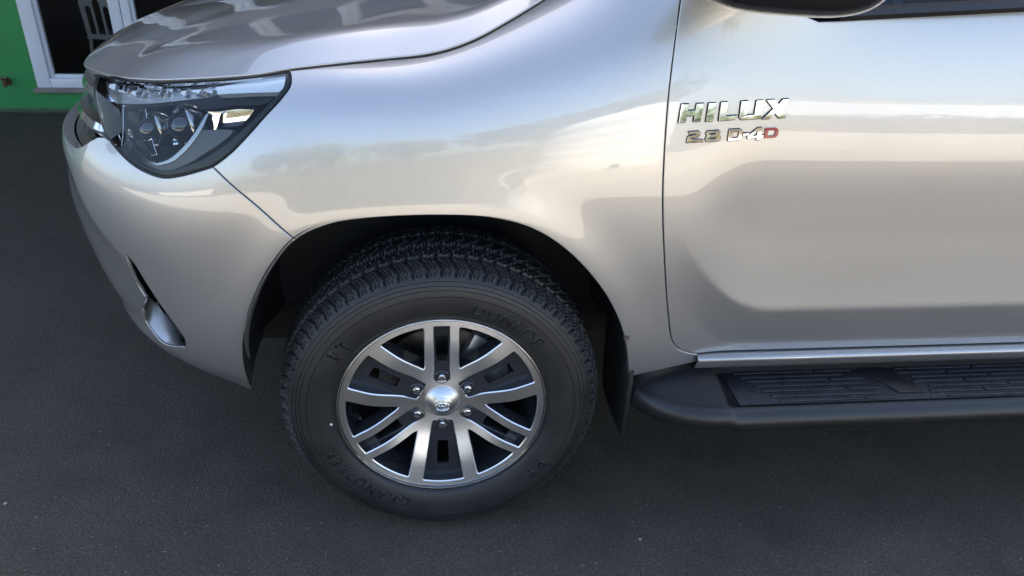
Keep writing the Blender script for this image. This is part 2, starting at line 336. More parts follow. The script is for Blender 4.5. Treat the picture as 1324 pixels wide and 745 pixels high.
# wheel arch edge, traced on the side plane
ARCH_PX = [(326,504),(318,480),(315,450),(319,420),(331,386),(351,348),(382,311),(425,291),(475,283),(570,279),(640,283),(690,297),(730,322),(765,357),(790,393),(806,432),(812,470),(812,488)]
_arch_px = spline(ARCH_PX, step=6)
ARCH = np.array([aty(u, v, -.028)[[0, 2]] for u, v in _arch_px])
def seg_dist(x, z, poly):
    d = np.full(x.shape, 9.0)
    for i in range(len(poly)-1):
        ax, az = poly[i]; bx, bz = poly[i+1]; vx, vz = bx-ax, bz-az
        t = np.clip(((x-ax)*vx+(z-az)*vz)/(vx*vx+vz*vz+1e-12), 0, 1)
        d = np.minimum(d, np.hypot(x-ax-t*vx, z-az-t*vz))
    return d
_archd = ARCH[::3]
def B(a, t):
    a = np.atleast_1d(np.asarray(a, float)); t = np.atleast_1d(np.asarray(t, float))
    x, y, nx, ny = plan(a)
    K = _ev(a)                                  # n,10,2
    Mm = np.einsum('ij,njk->nik', _MT, K)
    i = np.clip(np.floor(t).astype(int), 0, NK-2); b = t-i; c = 1-b; r = np.arange(len(a))
    tc = np.clip(t, 0, NK-1); b = tc-i; c = 1-b
    v = c[:, None]*K[r, i]+b[:, None]*K[r, i+1]+((c**3-c)[:, None]*Mm[r, i]+(b**3-b)[:, None]*Mm[r, i+1])/6
    # straight continuation outside the table
    lo = t < 0; hi = t > NK-1
    if lo.any(): v[lo] += (t[lo])[:, None]*(K[lo, 1]-K[lo, 0])
    if hi.any(): v[hi] += (t[hi]-(NK-1))[:, None]*(K[hi, -1]-K[hi, -2])
    z = v[:, 0]; o = v[:, 1]
    X = x
    # soft flare round the wheel opening
    for sh in (0.0, 3.085):
        near = (np.abs(X-sh) < .62) & (z < 1.1)
        if near.any():
            d = seg_dist(X[near]-sh, z[near], _archd)
            o[near] += .007*np.exp(-(d/.055)**2)*sstep(1.1-z[near], 0, .08)
    # crease where the bumper side turns to the front
    m = a < 1.1
    if m.any():
        zz = z[m]; dl = np.interp(zz, [.50, .544, .603, .663, .725, .7675, .82, .855, .891, .95], [.975, .957, .927, .887, .843, .785, .725, .679, .617, .50])-a[m]
        H = lambda q, w: w*np.logaddexp(0, q/w)
        o[m] += -.17*(H(dl, .003)-H(dl-.085, .035))*sstep(zz, .46, .54)*(1-sstep(zz, .84, .91))
    # hollow in the lower half of the doors, with the crease under it
    def scoop(xx, zz):
        zc = .643+3.2*np.clip(.75-xx, 0, .3)**2; amp = sstep(xx, .47, .70)*(1-sstep(xx, 2.2, 2.45)); r_ = 0.0
        for dz_, w_ in ((-.008, .15), (-.004, .22), (0, .26), (.004, .22), (.008, .15)):
            q = zz-zc+dz_; u_ = np.clip(q/.20, 0, 1)
            r_ = r_+w_*np.where(q > 0, -.0145*(1-(1-u_)**2), .17*np.maximum(q, -.12))
        return r_*amp*(1-sstep(zz, .80, 1.14))
    m = (X > .45) & (X < 2.6)
    if m.any(): o[m] += scoop(X[m], z[m])
    return np.stack([x+nx*o, y+ny*o, z], -1)
HA, HT = 1.5e-3, 1.5e-2
def Bn(a, t):
    da = (B(a+HA, t)-B(a-HA, t)); dt = (B(a, t+HT)-B(a, t-HT))
    n = np.cross(da, dt); n /= np.linalg.norm(n, axis=1)[:, None]+1e-12
    _, _, nx, ny = plan(np.atleast_1d(a)); s = np.sign(n[:, 0]*nx+n[:, 1]*ny+.3*n[:, 2]); s[s == 0] = 1
    return n*s[:, None]
def S(a, t, off=0.0):
    a = np.atleast_1d(np.asarray(a, float)); t = np.atleast_1d(np.asarray(t, float))
    P = B(a, t)
    if callable(off): return P+Bn(a, t)*off(a, t)[:, None]
    return P if off == 0 else P+Bn(a, t)*off
_ga, _gt = np.meshgrid(np.linspace(.02, 4.5, 260), np.linspace(0, 9.4, 60), indexing='ij')
_ga = _ga.ravel(); _gt = _gt.ravel(); _gP = B(_ga, _gt); _gn = Bn(_ga, _gt)
_vis = np.einsum('ij,ij->i', _gn, CAM-_gP) > 0.03
_ga = _ga[_vis]; _gt = _gt[_vis]; _gpx = pix(_gP[_vis]); _gP = _gP[_vis]
def newton(target, a, t, fn, it=18):
    for _ in range(it):
        f0 = fn(a, t)-target; ja = (fn(a+HA, t)-fn(a-HA, t))/(2*HA); jt = (fn(a, t+HT)-fn(a, t-HT))/(2*HT)
        det = ja[:, 0]*jt[:, 1]-ja[:, 1]*jt[:, 0]; det = np.where(np.abs(det) < 1e-9, 1e-9, det)
        da = (f0[:, 0]*jt[:, 1]-f0[:, 1]*jt[:, 0])/det; dt = (ja[:, 0]*f0[:, 1]-ja[:, 1]*f0[:, 0])/det
        a = np.clip(a-np.clip(da, -.05, .05), 0.0, 5.5); t = np.clip(t-np.clip(dt, -.5, .5), -1.5, 11)
    return a, t
def px_at(px, off=0.0):
    """photograph pixels -> (a, t) on the body surface pushed out by off"""
    px = np.asarray(px, float); i = np.argmin(((_gpx[None]-px[:, None])**2).sum(-1), axis=1)
    a, t = newton(px, _ga[i].copy(), _gt[i].copy(), lambda a_, t_: pix(S(a_, t_, off)))
    return np.stack([a, t], -1)
def xz_at(pts):
    pts = np.asarray(pts, float)
    q = _gP[:, [0, 2]]; ok = _ga > 1.0
    i = np.array([np.argmin(np.where(ok, ((q-p)**2).sum(1), 9e9)) for p in pts])
    a, t = newton(pts, _ga[i].copy(), _gt[i].copy(), lambda a_, t_: B(a_, t_)[:, [0, 2]])
    return np.stack([a, t], -1)
def az_at(pts):
    out = []
    tt = np.linspace(-1, 10.5, 400)
    for a, z in pts:
        zz = B(np.full(400, a), tt)[:, 2]; out.append((a, float(np.interp(z, zz, tt))))
    return np.array(out)
TS = 0.10                                      # a level is about 0.1 m tall
def inside(P, loops):
    x, y = P[:, 0], P[:, 1]; c = np.zeros(len(P), bool)
    for L in loops:
        q = np.roll(L, -1, axis=0)
        for (x1, y1), (x2, y2) in zip(L, q):
            if y1 == y2: continue
            k = ((y1 > y) != (y2 > y)) & (x < (x2-x1)*(y-y1)/(y2-y1)+x1); c ^= k
    return c
def resample(L, step):
    L = np.asarray(L, float)*np.array([1, TS]); q = np.vstack([L, L[:1]]); out = []
    for p0, p1 in zip(q[:-1], q[1:]):
        k = max(1, int(math.ceil(np.linalg.norm(p1-p0)/step)))
        out += [p0+(p1-p0)*i/k for i in range(k)]
    out = np.array(out); keep = [0]
    for i in range(1, len(out)):
        if np.linalg.norm(out[i]-out[keep[-1]]) > step*.25: keep.append(i)
    if np.linalg.norm(out[keep[-1]]-out[0]) < step*.25 and len(keep) > 3: keep.pop()
    return out[keep]*np.array([1, 1/TS])
def panel(name, loops, mat, parent, off=0.0, shrink=.0031, rad=.0022, depth=.022, grid=.014, step=.010, mirror=False, surf=None, nfun=None, noflange=None, label=None, hole_depth=None):
    """a sheet cut from the body surface: loops[0] outline, the rest holes, all in (a, t)"""
    Sf = surf or (lambda a, t: S(a, t, off)); nf = nfun or Bn
    if callable(off):
        def nf(a, t):
            q = np.cross(Sf(a+HA, t)-Sf(a-HA, t), Sf(a, t+HT)-Sf(a, t-HT)); q /= np.linalg.norm(q, axis=1)[:, None]+1e-12
            return q*np.sign((q*Bn(a, t)).sum(1))[:, None]
    loops = [resample(L, step) for L in loops]; sc = np.array([1, TS])
    new = []; rims = []
    for li, L in enumerate(loops):
        a, t = L[:, 0], L[:, 1]
        ja = (Sf(a+HA, t)-Sf(a-HA, t))/(2*HA); jt = (Sf(a, t+HT)-Sf(a, t-HT))/(2*HT); n = nf(a, t)
        P = Sf(a, t); T = np.roll(P, -1, 0)-np.roll(P, 1, 0); T /= np.linalg.norm(T, axis=1)[:, None]+1e-12
        e = np.cross(T, n)                      # sideways in the surface
        A = .5*np.sum(a*np.roll(t, -1)-np.roll(a, -1)*t)
        # choose e pointing away from the sheet: test a small step
        d = e*.001; G11 = (ja*ja).sum(1); G12 = (ja*jt).sum(1); G22 = (jt*jt).sum(1); dt_ = G11*G22-G12**2+1e-15
        ra = (d*ja).sum(1); rt_ = (d*jt).sum(1)
        ea = (G22*ra-G12*rt_)/dt_; et = (G11*rt_-G12*ra)/dt_
        Lt = L+np.stack([ea, et], -1)
        ins = inside(Lt*sc, [q*sc for q in loops]).mean()
        sg = -1.0 if ins > .5 else 1.0
        e = e*sg; ea, et = ea*sg, et*sg
        L2 = L-np.stack([ea, et], -1)*(shrink/.001)
        new.append(L2); rims.append(e)
    allp = np.vstack(new); lo = allp.min(0); hi = allp.max(0)
    ga = np.arange(lo[0], hi[0]+grid, grid); gt = np.arange(lo[1], hi[1]+grid/TS, grid/TS)
    G = np.stack(np.meshgrid(ga, gt, indexing='ij'), -1).reshape(-1, 2)
    sl_ = [q*sc for q in new]
    if len(G):
        G = G[inside(G*sc, sl_)]
    if len(G):
        d = np.full(len(G), 9.0)
        for q in sl_:
            qq = np.vstack([q, q[:1]]); d = np.minimum(d, seg_dist(G[:, 0], G[:, 1]*TS, qq))
        G = G[d > grid*.42]
    pts = np.vstack(new+[G]) if len(G) else np.vstack(new)
    edges = []; k = 0
    for q in new:
        m = len(q); edges += [(k+i, k+(i+1) % m) for i in range(m)]; k += m
    ver, _, fac, ov, _, _ = delaunay_2d_cdt([Vector(p) for p in (pts*sc)], edges, [], 0, 1e-7)
    V2 = np.array([tuple(v) for v in ver]); F = np.array([tuple(f) for f in fac if len(f) == 3])
    F = F[inside(V2[F].mean(1), sl_)]
    at_ = V2/sc; P = Sf(at_[:, 0], at_[:, 1]); n = nf(at_[:, 0], at_[:, 1])
    fn = np.cross(P[F[:, 1]]-P[F[:, 0]], P[F[:, 2]]-P[F[:, 0]]); flip = (fn*n[F[:, 0]]).sum(1) < 0
    F[flip] = F[flip][:, ::-1]
    V = [P]; NN = [n]; FF = [tuple(f) for f in F]; base = len(P)
    # rounded, folded-in edge
    if depth > 0:
        lookup = {}
        for i, lst in enumerate(ov):
            for j in lst: lookup[j] = i
        k = 0
        for li, (q, e) in enumerate(zip(new, rims)):
            dd = hole_depth if (hole_depth and li) else depth
            m = len(q); idx = [lookup.get(k+i) for i in range(m)]
            Pq = Sf(q[:, 0], q[:, 1]); nq = nf(q[:, 0], q[:, 1])
            r1 = Pq+e*rad*.7-nq*rad*.3; r2 = Pq+e*rad-nq*rad; r3 = Pq+e*rad-nq*(rad+dd)
            V += [r1, r2, r3]; NN += [(nq+e)/1.414, e, e]
            for i in range(m):
                j = (i+1) % m
                if idx[i] is None or idx[j] is None: continue
                if noflange is not None and noflange(q[i]) and noflange(q[j]): continue
                rings = [(idx[i], idx[j]), (base+i, base+j), (base+m+i, base+m+j), (base+2*m+i, base+2*m+j)]
                for (p0, p1), (q0, q1) in zip(rings[:-1], rings[1:]):
                    FF.append((p0, p1, q1, q0))
            base += 3*m; k += m
    V = np.vstack(V); NN = np.vstack(NN)
    # orient the fold faces like their normals
    out = []
    for f in FF:
        if len(f) == 4:
            w = np.cross(V[f[1]]-V[f[0]], V[f[2]]-V[f[0]])+np.cross(V[f[2]]-V[f[0]], V[f[3]]-V[f[0]])
            if w@(NN[f[0]]+NN[f[2]]) < 0: f = f[::-1]
        out.append(f)
    FF = out
    if mirror:
        k = len(V); V = np.vstack([V, V*np.array([1, -1, 1])+np.array([0, 2*YC, 0])]); NN = np.vstack([NN, NN*np.array([1, -1, 1])])
        FF = FF+[tuple(i+k for i in f[::-1]) for f in FF]
    o = meshobj(name, V, FF, mat, parent, normals=NN)
    if label: o['label'] = label
    return o
def pxl(*segs, off=0.0, step=4): return px_at(chain(*segs, step=step), off)
def mirrored(o, name=None):
    c = o.copy(); COL.objects.link(c); c.parent = o.parent; c.scale = (1, -1, 1); c.location = (o.location[0], 2*YC-o.location[1], o.location[2])
    return c

# ================================================================== setting
ground = meshobj('ground', [(-400, -400, 0), (400, -400, 0), (400, 400, 0), (-400, 400, 0)], [(0, 1, 2, 3)], MAT['asphalt'])
tag(ground, 'dark grey asphalt of the parking area under the truck', kind='structure')
yard = MB(); yard.box(-60, 60, -9.0, -3.2, -.05, .004)
tag(yard.build('pavement', MAT['concrete']), 'pale concrete pavement across the yard', kind='structure')

# ---- the green shop building behind the truck
BY = 3.80
shop = thing('shop_building', 'green painted shop with white framed windows behind the truck', 'building', (0, BY, 0))
openings = [(-2.50, -.10), (.75, 3.15), (4.0, 6.4), (-6.4, -4.0)]
ZB, ZT, HB = .165, 2.35, 7.6
ZG = 1.15                                     # green dado, pale grey render above
wb = MB(); wu = MB(); xs = sorted(openings); x = -9.0
for x0, x1 in xs+[(9.0, 9.0)]:
    wb.box(x, x0, 0, .22, 0, ZG); wu.box(x, x0, .004, .22, ZG, HB-.3)
    if x1 > x0: wb.box(x0, x1, 0, .22, 0, ZB-.03); wu.box(x0, x1, .004, .22, ZT, HB-.3)
    x = x1
wb.build('wall', MAT['wall'], shop, smooth=False); wu.build('upper_wall', MAT['render'], shop, smooth=False)
rb = MB(); rb.box(-9.2, 9.2, -.25, 7, HB-.3, HB); rb.build('roof', MAT['roofm'], shop, smooth=False)
cn = MB(); cn.box(-9, 9, -2.35, .0, 2.92, 3.06); cn.box(-9, 9, -2.40, -2.35, 2.86, 3.12); cn.build('sky_blocker', MAT['blocker'], shop, smooth=False)  # unseen slab added to keep sky light off the hood
bk = MB(); bk.box(-9, 9, 5.0, 5.1, -.02, HB-.3); bk.box(-9, -8.9, .22, 5, 0, HB-.3); bk.box(8.9, 9, .22, 5, 0, HB-.3); bk.build('back_wall', MAT['interior'], shop, smooth=False)
cb_ = MB(); cb_.box(-8.9, 8.9, .22, 5.0, 2.6, 2.7); cb_.build('ceiling', MAT['interior'], shop, smooth=False)
fb = MB(); fb.box(-8.9, 8.9, .22, 5.0, .0, .10); fb.build('floor', MAT['rfloor'], shop, smooth=False)
for x0, x1 in openings:
    sb = MB(); sb.box(x0-.02, x1+.02, -.035, .20, ZB-.03, ZB); sb.build('sill', MAT['sill'], shop, bevel=.004)
    n = 4; w = (x1-x0)/n
    fr = MB(); fw_ = .085
    fr.box(x0, x0+fw_, -.012, .07, ZB, ZT); fr.box(x1-fw_, x1, -.012, .07, ZB, ZT)
    fr.box(x0+fw_, x1-fw_, -.010, .07, ZB, ZB+.058); fr.box(x0+fw_, x1-fw_, -.010, .07, ZT-.07, ZT)
    for k in range(1, n): xm = x0+k*w; fr.box(xm-.055, xm-.003, -.008, .07, ZB+.058, ZT-.07); fr.box(xm+.003, xm+.055, -.008, .07, ZB+.058, ZT-.07)
    win = fr.build('window', MAT['white'], shop, bevel=.003)
    for k in range(n):
        xa, xb = x0+k*w+(.085 if k == 0 else .055), x0+(k+1)*w-(.085 if k == n-1 else .055)
        bd = MB(); q = .022
        bd.box(xa, xa+q, .012, .05, ZB+.058, ZT-.07); bd.box(xb-q, xb, .012, .05, ZB+.058, ZT-.07); bd.box(xa+q, xb-q, .012, .05, ZB+.058, ZB+.058+q); bd.box(xa+q, xb-q, .012, .05, ZT-.07-q, ZT-.07)
        bd.build('bead', MAT['white'], win, bevel=.003)
        meshobj('pane', [(xa+q, .035, ZB+.08), (xb-q, .035, ZB+.08), (xb-q, .035, ZT-.09), (xa+q, .035, ZT-.09)], [(0, 1, 2, 3)], MAT['shopglass'], win, smooth=False)
# plastic chair just inside the window
ch = thing('plastic_chair', 'grey plastic chair with slotted back standing behind the shop window', 'chair', (-2.205, BY+.62, .15))
def chair_back():
    out = np.array([(-.19, 0), (.19, 0), (.20, .40), (.16, .47), (-.16, .47), (-.20, .40)])
    holes = []
    for cx, w, z0, z1 in ((-.105, .034, .04, .33), (0, .042, .04, .40), (.105, .034, .04, .33)):
        arc = [(cx+w*math.cos(a), z1+w*math.sin(a)) for a in np.linspace(0, PI, 9)]
        holes.append(np.array([(cx-w, z0), (cx+w, z0)]+arc))
    return out, holes
def extrude2d(outer, holes, fn, thick):
    """fill a 2-D outline with holes, map with fn(x, z, depth) and give it thickness"""
    loops = [np.asarray(outer, float)]+[np.asarray(h, float) for h in holes]
    pts = np.vstack(loops); edges = []; k = 0
    for q in loops: m = len(q); edges += [(k+i, k+(i+1) % m) for i in range(m)]; k += m
    ver, _, fac, ov, _, _ = delaunay_2d_cdt([Vector(p) for p in pts], edges, [], 0, 1e-7)
    V2 = np.array([tuple(v) for v in ver]); F = np.array([tuple(f) for f in fac if len(f) == 3]); F = F[inside(V2[F].mean(1), loops)]
    n = len(V2); V = [fn(p[0], p[1], 0.) for p in V2]+[fn(p[0], p[1], thick) for p in V2]
    FF = [tuple(f) for f in F]+[tuple(f[::-1]+n) for f in F]
    cnt = {}
    for f in F:
        for i in range(3): e = (f[i], f[(i+1) % 3]); cnt[e] = 1
    for (i, j) in list(cnt):
        if (j, i) not in cnt: FF.append((j, i, i+n, j+n))
    return V, FF
bo, bh = chair_back()
m = MB(); m.add(*extrude2d(bo, bh, lambda x, z, d: (x, .20+d+.09*z, .40+z), .02)); m.build('backrest', MAT['chairm'], ch)
m = MB(); m.box(-.21, .21, -.22, .22, .38, .405); m.build('seat', MAT['chairm'], ch, bevel=.01)
for sx in (-1, 1):
    for sy in (-1, 1):
        m = MB(); m.tube([(sx*.18, sy*.18, .39), (sx*.21, sy*.21, 0)], [.022, .018], 8); m.build('leg', MAT['chairm'], ch)
ch.scale = (.58, .58, .58); ch.rotation_euler = (0, 0, math.radians(172))
# small garden tap on the green wall
tp = aty(10, 105, BY)
tap = thing('wall_tap', 'small tarnished brass tap stub on the green wall', 'tap', (tp[0], BY, tp[2]))
m = MB(); m.tube([(0, 0, 0), (0, -.05, 0)], .014, 10); m.tube([(0, -.006, 0), (0, -.0, 0)], .026, 12); m.build('pipe_stub', MAT['brass'], tap)
m = MB(); m.tube([(0, -.045, .022), (0, -.045, -.026)], [.013, .010], 10); m.build('spout', MAT['brass'], tap)
m = MB(); m.tube([(-.026, -.045, .030), (.026, -.045, .030)], .007, 8); m.build('handle', MAT['brass'], tap)

# ---- across the yard: what the paint, chrome and glass mirror
def tree(name, label, x, y, h, r, mat, seed):
    rg = np.random.default_rng(seed); t = thing(name, label, 'tree', (x, y, 0), 'trees across the yard')
    m = MB(); m.tube([(0, 0, 0), (.1, .05, h*.25), (0, 0, h*.55)], [r*.10, r*.075, r*.04], 8)
    for k in range(5):
        a = k*1.26+rg.random(); m.tube([(0, 0, h*(.28+.05*k)), (math.cos(a)*r*.6, math.sin(a)*r*.6, h*(.5+.06*k))], [r*.04, r*.012], 6)
    m.build('trunk', MAT['bark'], t)
    V, F = [], []
    cl = [(rg.normal(0, .42, 3)*np.array([r, r, h*.22])+np.array([0, 0, h*.62]), r*rg.uniform(.22, .42)) for _ in range(26)]
    for c, cr in cl:
        for _ in range(150):
            d = rg.normal(0, 1, 3); d /= np.linalg.norm(d); p = c+d*cr*rg.uniform(.6, 1.05)
            u = rg.normal(0, 1, 3); u /= np.linalg.norm(u); w = np.cross(u, rg.normal(0, 1, 3)); w /= np.linalg.norm(w); s = r*.055*rg.uniform(.6, 1.4)
            k = len(V); V += [p-u*s, p+w*s*.5, p+u*s, p-w*s*.5]; F.append((k, k+1, k+2, k+3))
    meshobj('crown', V, F, mat, t, smooth=False)
for i, (x, y, h, r, mk, lb) in enumerate([(-6.5, -14, 4.6, 2.3, 'leaf1', 'yellow-green tree across the yard, leftmost of the row'), (-2.2, -15.5, 4.1, 2.2, 'leaf1', 'low yellow-green tree across the yard facing the truck'),
        (2.4, -14.5, 4.3, 2.4, 'leaf2', 'dark green tree across the yard facing the truck door'), (4.3, -16.5, 3.3, 1.7, 'leaf2', 'small dark green tree across the yard, rightmost of the row'), (-12, -16, 5.2, 2.8, 'leaf2', 'dark broad tree at the far end of the yard')]):
    tree('yard_tree', lb, x, y, h, r, MAT[mk], 20+i)
gw = thing('garden_wall', 'low cream rendered wall across the sunny yard', 'wall', (0, -11.5, 0))
m = MB(); m.box(-30, 30, -.1, .1, 0, .72); m.build('wall_face', MAT['cream'], gw, smooth=False)
m = MB(); m.box(-30, 30, -.14, .14, .72, .78); m.build('coping', MAT['concrete'], gw, smooth=False)

ww_ = thing('streak_wall', 'white wall added beyond the hedge to mirror as a streak on the door', 'wall', (14, -13.0, 0))  # unseen, added so a bright streak mirrors on the door
m = MB(); m.box(-8, 14, -.1, .1, 0, 2.05); m.build('wall_face', MAT['white'], ww_, smooth=False)
m = MB(); m.box(-8.05, 14, -.14, .14, 2.05, 2.12); m.build('coping', MAT['concrete'], ww_, smooth=False)
V, F = [], []
hg = np.random.default_rng(5)
for i in range(9000):
    p = np.array([hg.uniform(-14, 16), -10.9+hg.normal(0, .16), 0]); p[2] = hg.uniform(.05, 1.12+.10*math.sin(p[0]*1.7)+hg.normal(0, .05))
    u = hg.normal(0, 1, 3); u /= np.linalg.norm(u); w = np.cross(u, hg.normal(0, 1, 3)); w /= np.linalg.norm(w)+1e-9; q = hg.uniform(.05, .11); k = len(V)
    V += [p-u*q, p+w*q*.5, p+u*q, p-w*q*.5]; F.append((k, k+1, k+2, k+3))
hd = thing('hedge', 'dark green hedge added in front of the garden wall to mirror as a dark band', 'hedge', (0, 0, 0))  # unseen, added for a dark band in the reflections
meshobj('foliage', V, F, MAT['leaf2'], hd, smooth=False)
m = MB(); m.box(-14, 16, -11.0, -10.8, 0, .95); m.build('stems', MAT['bark'], hd, smooth=False)
tank = thing('reflection_tank', 'round white tank added across the yard to mirror as a bright fender patch', 'reflection prop', (1.75, -6.6, 0))  # unseen, added to mirror as a bright patch on the fender
def zlathe(prof, n=48):
    v, f = lathe(prof, n); return [(p[0], p[2], p[1]) for p in v], f
rib_ = []
for i in range(41):
    z_ = .06+i*.04; rib_.append((.66+(.012 if (i//4) % 2 else 0), z_))
v_, f_ = zlathe([(.02, .004), (.64, .004)]+rib_+[(.64, 1.73), (.56, 1.82), (.40, 1.90), (.24, 1.94), (.02, 1.95)]); meshobj('tank_body', v_, f_, MAT['prop_tank_white'], tank, sharp=60)
v_, f_ = zlathe([(.02, 2.02), (.20, 2.01), (.22, 1.98), (.22, 1.925)], 32); meshobj('lid', v_, f_, MAT['trim'], tank, sharp=40)
m = MB(); m.tube([(0, .64, .12), (0, .78, .12), (0, .78, .04)], .03, 10); m.build('outlet_pipe', MAT['trim'], tank)

# loose grit on the asphalt
V, F = [], []
for i in range(260):
    u, v = rng.uniform(0, PW), rng.uniform(150, 760); p = atz(u, v, 0)
    s = rng.uniform(.0008, .0022) if i > 4 else .005
    k = len(V); ang = rng.random()*6
    for q in range(5): V.append((p[0]+s*math.cos(ang+q*1.257), p[1]+s*math.sin(ang+q*1.257), .0003))
    V.append((p[0], p[1], s*.9)); F += [(k+q, k+(q+1) % 5, k+5) for q in range(5)]
tag(meshobj('grit', V, F, MAT['stone'], smooth=False), 'pale specks of loose grit scattered on the asphalt', 'grit', kind='stuff')

# ================================================================== the pickup truck
truck = thing('pickup_truck', 'silver double-cab pickup truck parked beside the green shop', 'pickup truck')
LAMP_TOP = [(374,92),(340,97),(291,102),(240,105),(200,106),(154,101),(125,96)]
LAMP_FRONT = [(125,96),(121,114),(125,140),(133,167),(138,178)]
LAMP_BOT = [(138,178),(149,192),(167,210),(186,222),(210,230),(232,228),(259,221),(275,216)]
LAMP_REAR = [(275,216),(296,200),(318,178),(342,151),(364,127),(375,111),(376,100),(374,92)]
SEAM = [(275,216),(300,240),(330,265),(360,292),(382,311)]
HOODLINE = [(374,91),(440,84),(500,78),(560,71),(610,55),(660,28),(705,0),(745,-26),(790,-52)]
DOORGAP = [(888,-56),(880,0),(872,60),(864,130),(859,200),(857,260),(859,330),(863,395),(866,425)]
DOORCORNER = [(866,425),(869,440),(877,451),(890,456),(903,458)]
i_seam = int(np.argmin(np.hypot(_arch_px[:, 0]-382, _arch_px[:, 1]-311)))
A_front = _arch_px[:i_seam+1]; A_back = _arch_px[i_seam:]

# front fender
fend = chain(HOODLINE, [(790,-52),(840,-54),(888,-56)], DOORGAP, DOORCORNER, [(903,458),(902,468)], [(902,468),(860,477),(812,488)], A_back[::-1], SEAM[::-1], LAMP_REAR)
fender = panel('front_fender', [px_at(fend)], MAT['paint'], truck, grid=.012)
mirrored(fender)
# front bumper: visible edge from the photograph, the rest carried round the nose
bot = px_at(chain(A_front[::-1], step=4)); lampb = px_at(chain(LAMP_BOT, step=4)); seam = px_at(chain(SEAM, step=4))
a_l = lampb[0, 0]; z_l = B(*[np.array([q]) for q in lampb[0]])[0, 2]
topf = az_at([(a_, z_l+(.925-z_l)*sstep(a_, a_l, a_l-.15)) for a_ in np.linspace(a_l-.01, 0, 30)])
abot = bot[-1]
lowf = az_at([(a_, .445) for a_ in np.linspace(.0, abot[0]-.22, 36)])
lowv = np.stack([np.linspace(abot[0]-.20, abot[0]-.01, 14), np.linspace(lowf[-1, 1], abot[1], 14)], -1)
blade = px_at(spline([(163,328),(176,346),(190,369),(206,393),(222,415),(238,437)], n=5)); strip_ = px_at(spline([(163,328),(171,352),(180,372),(189,386)], n=4))
sill_in = px_at(spline([(189,386),(199,391),(207,396),(222,416),(240,440)], n=6))
sill_out = px_at(spline([(183,400),(187,413),(197,428),(212,444),(240,449)], n=6))
slit = np.vstack([strip_[:-1], sill_in[:1], sill_out, blade[::-1][:-1]])
bl = np.vstack([topf[::-1], lampb[1:], seam[1:], bot[1:], lowv[::-1], lowf[::-1]])
bumper = panel('front_bumper', [bl, slit], MAT['paint'], truck, grid=.012, mirror=True, hole_depth=.004, noflange=lambda q: q[0] < .004)
# fog-lamp pocket: black lining and the painted floor that catches the sky
rec = panel('fog_lamp_recess', [px_at(chain([(140,300),(150,385),(215,450),(275,455),(290,420),(200,320),(140,300)], step=6), -.06)], MAT['under'], bumper, off=-.06, depth=0)
mirrored(rec)
def pocket_floor():
    def even(P, n=30):
        d = np.concatenate([[0], np.cumsum(np.linalg.norm(np.diff(P, axis=0), axis=1))]); P = np.stack([np.interp(np.linspace(0, d[-1], n), d, P[:, c]) for c in range(3)], -1)
        for _ in range(10): P[1:-1] = .25*P[:-2]+.5*P[1:-1]+.25*P[2:]
        return P
    Po = even(S(sill_out[:, 0], sill_out[:, 1], -.003)); qi = px_at(spline([(187,377),(203,394),(222,418),(243,444)], n=8), -.042); Pi = even(S(qi[:, 0], qi[:, 1], -.042)); k = len(Po); V = []; F = []
    rows = np.linspace(0, 1, 7)
    for r_ in rows:
        for i in range(k): V.append(Po[i]*(1-r_)+Pi[i]*r_+0.0)
    for j in range(6):
        for i in range(k-1): F.append((j*k+i, j*k+i+1, (j+1)*k+i+1, (j+1)*k+i))
    return meshobj('pocket_sill', V, F, MAT['paint'], bumper)
mirrored(pocket_floor())

# doors and bed side
def belt(x): return 1.262+(x-.65)*.064
def belt_line(x0, x1, n=14): return [(x, belt(x)) for x in np.linspace(x0, x1, n)]
dg = px_at(chain(DOORGAP, DOORCORNER, step=4)); xb = B(dg[:1, 0], dg[:1, 1])[0]
d_end = px_at(np.array([(903, 457.), (1100, 449.5), (1300, 443.)])); zb_ = B(d_end[:, 0], d_end[:, 1])
ZD = float(zb_[1, 2])
front = np.vstack([dg[:-1], xz_at([(.62, ZD), (.9, ZD), (1.2, ZD), (1.47, ZD), (1.495, ZD+.01), (1.505, ZD+.04), (1.51, .8), (1.515, 1.05)]), xz_at(belt_line(1.52, .74, 20)+[(.69, belt(.69)+.02), (.655, belt(.65)+.06), (.60, belt(.6)+.10), (.52, belt(.5)+.12)])])
door = panel('front_door', [front], MAT['paint'], truck, grid=.0085); mirrored(door)
rear = xz_at([(1.515, ZD+.04), (1.525, ZD+.01), (1.55, ZD)]+[(q, ZD) for q in np.linspace(1.7, 2.2, 6)]+[(2.28, .62), (2.36, .75), (2.40, .95)]+belt_line(2.42, 1.525, 16)+[(1.525, 1.05), (1.52, .8)])
rdoor = panel('rear_door', [rear], MAT['paint'], truck, grid=.02, step=.02); mirrored(rdoor)
RA = ARCH[::4]+np.array([3.085, 0])
bed = xz_at([(2.46, ZD)]+list(map(tuple, RA[2:-1][np.argsort(-np.arange(len(RA)-3))][::-1]))+[(3.75, .52), (4.30, .55), (4.34, 1.25)]+[(q, 1.27) for q in np.linspace(4.2, 2.5, 14)]+[(2.46, .9)])
bedp = panel('bed_side', [bed], MAT['paint'], truck, grid=.025, step=.02); mirrored(bedp)
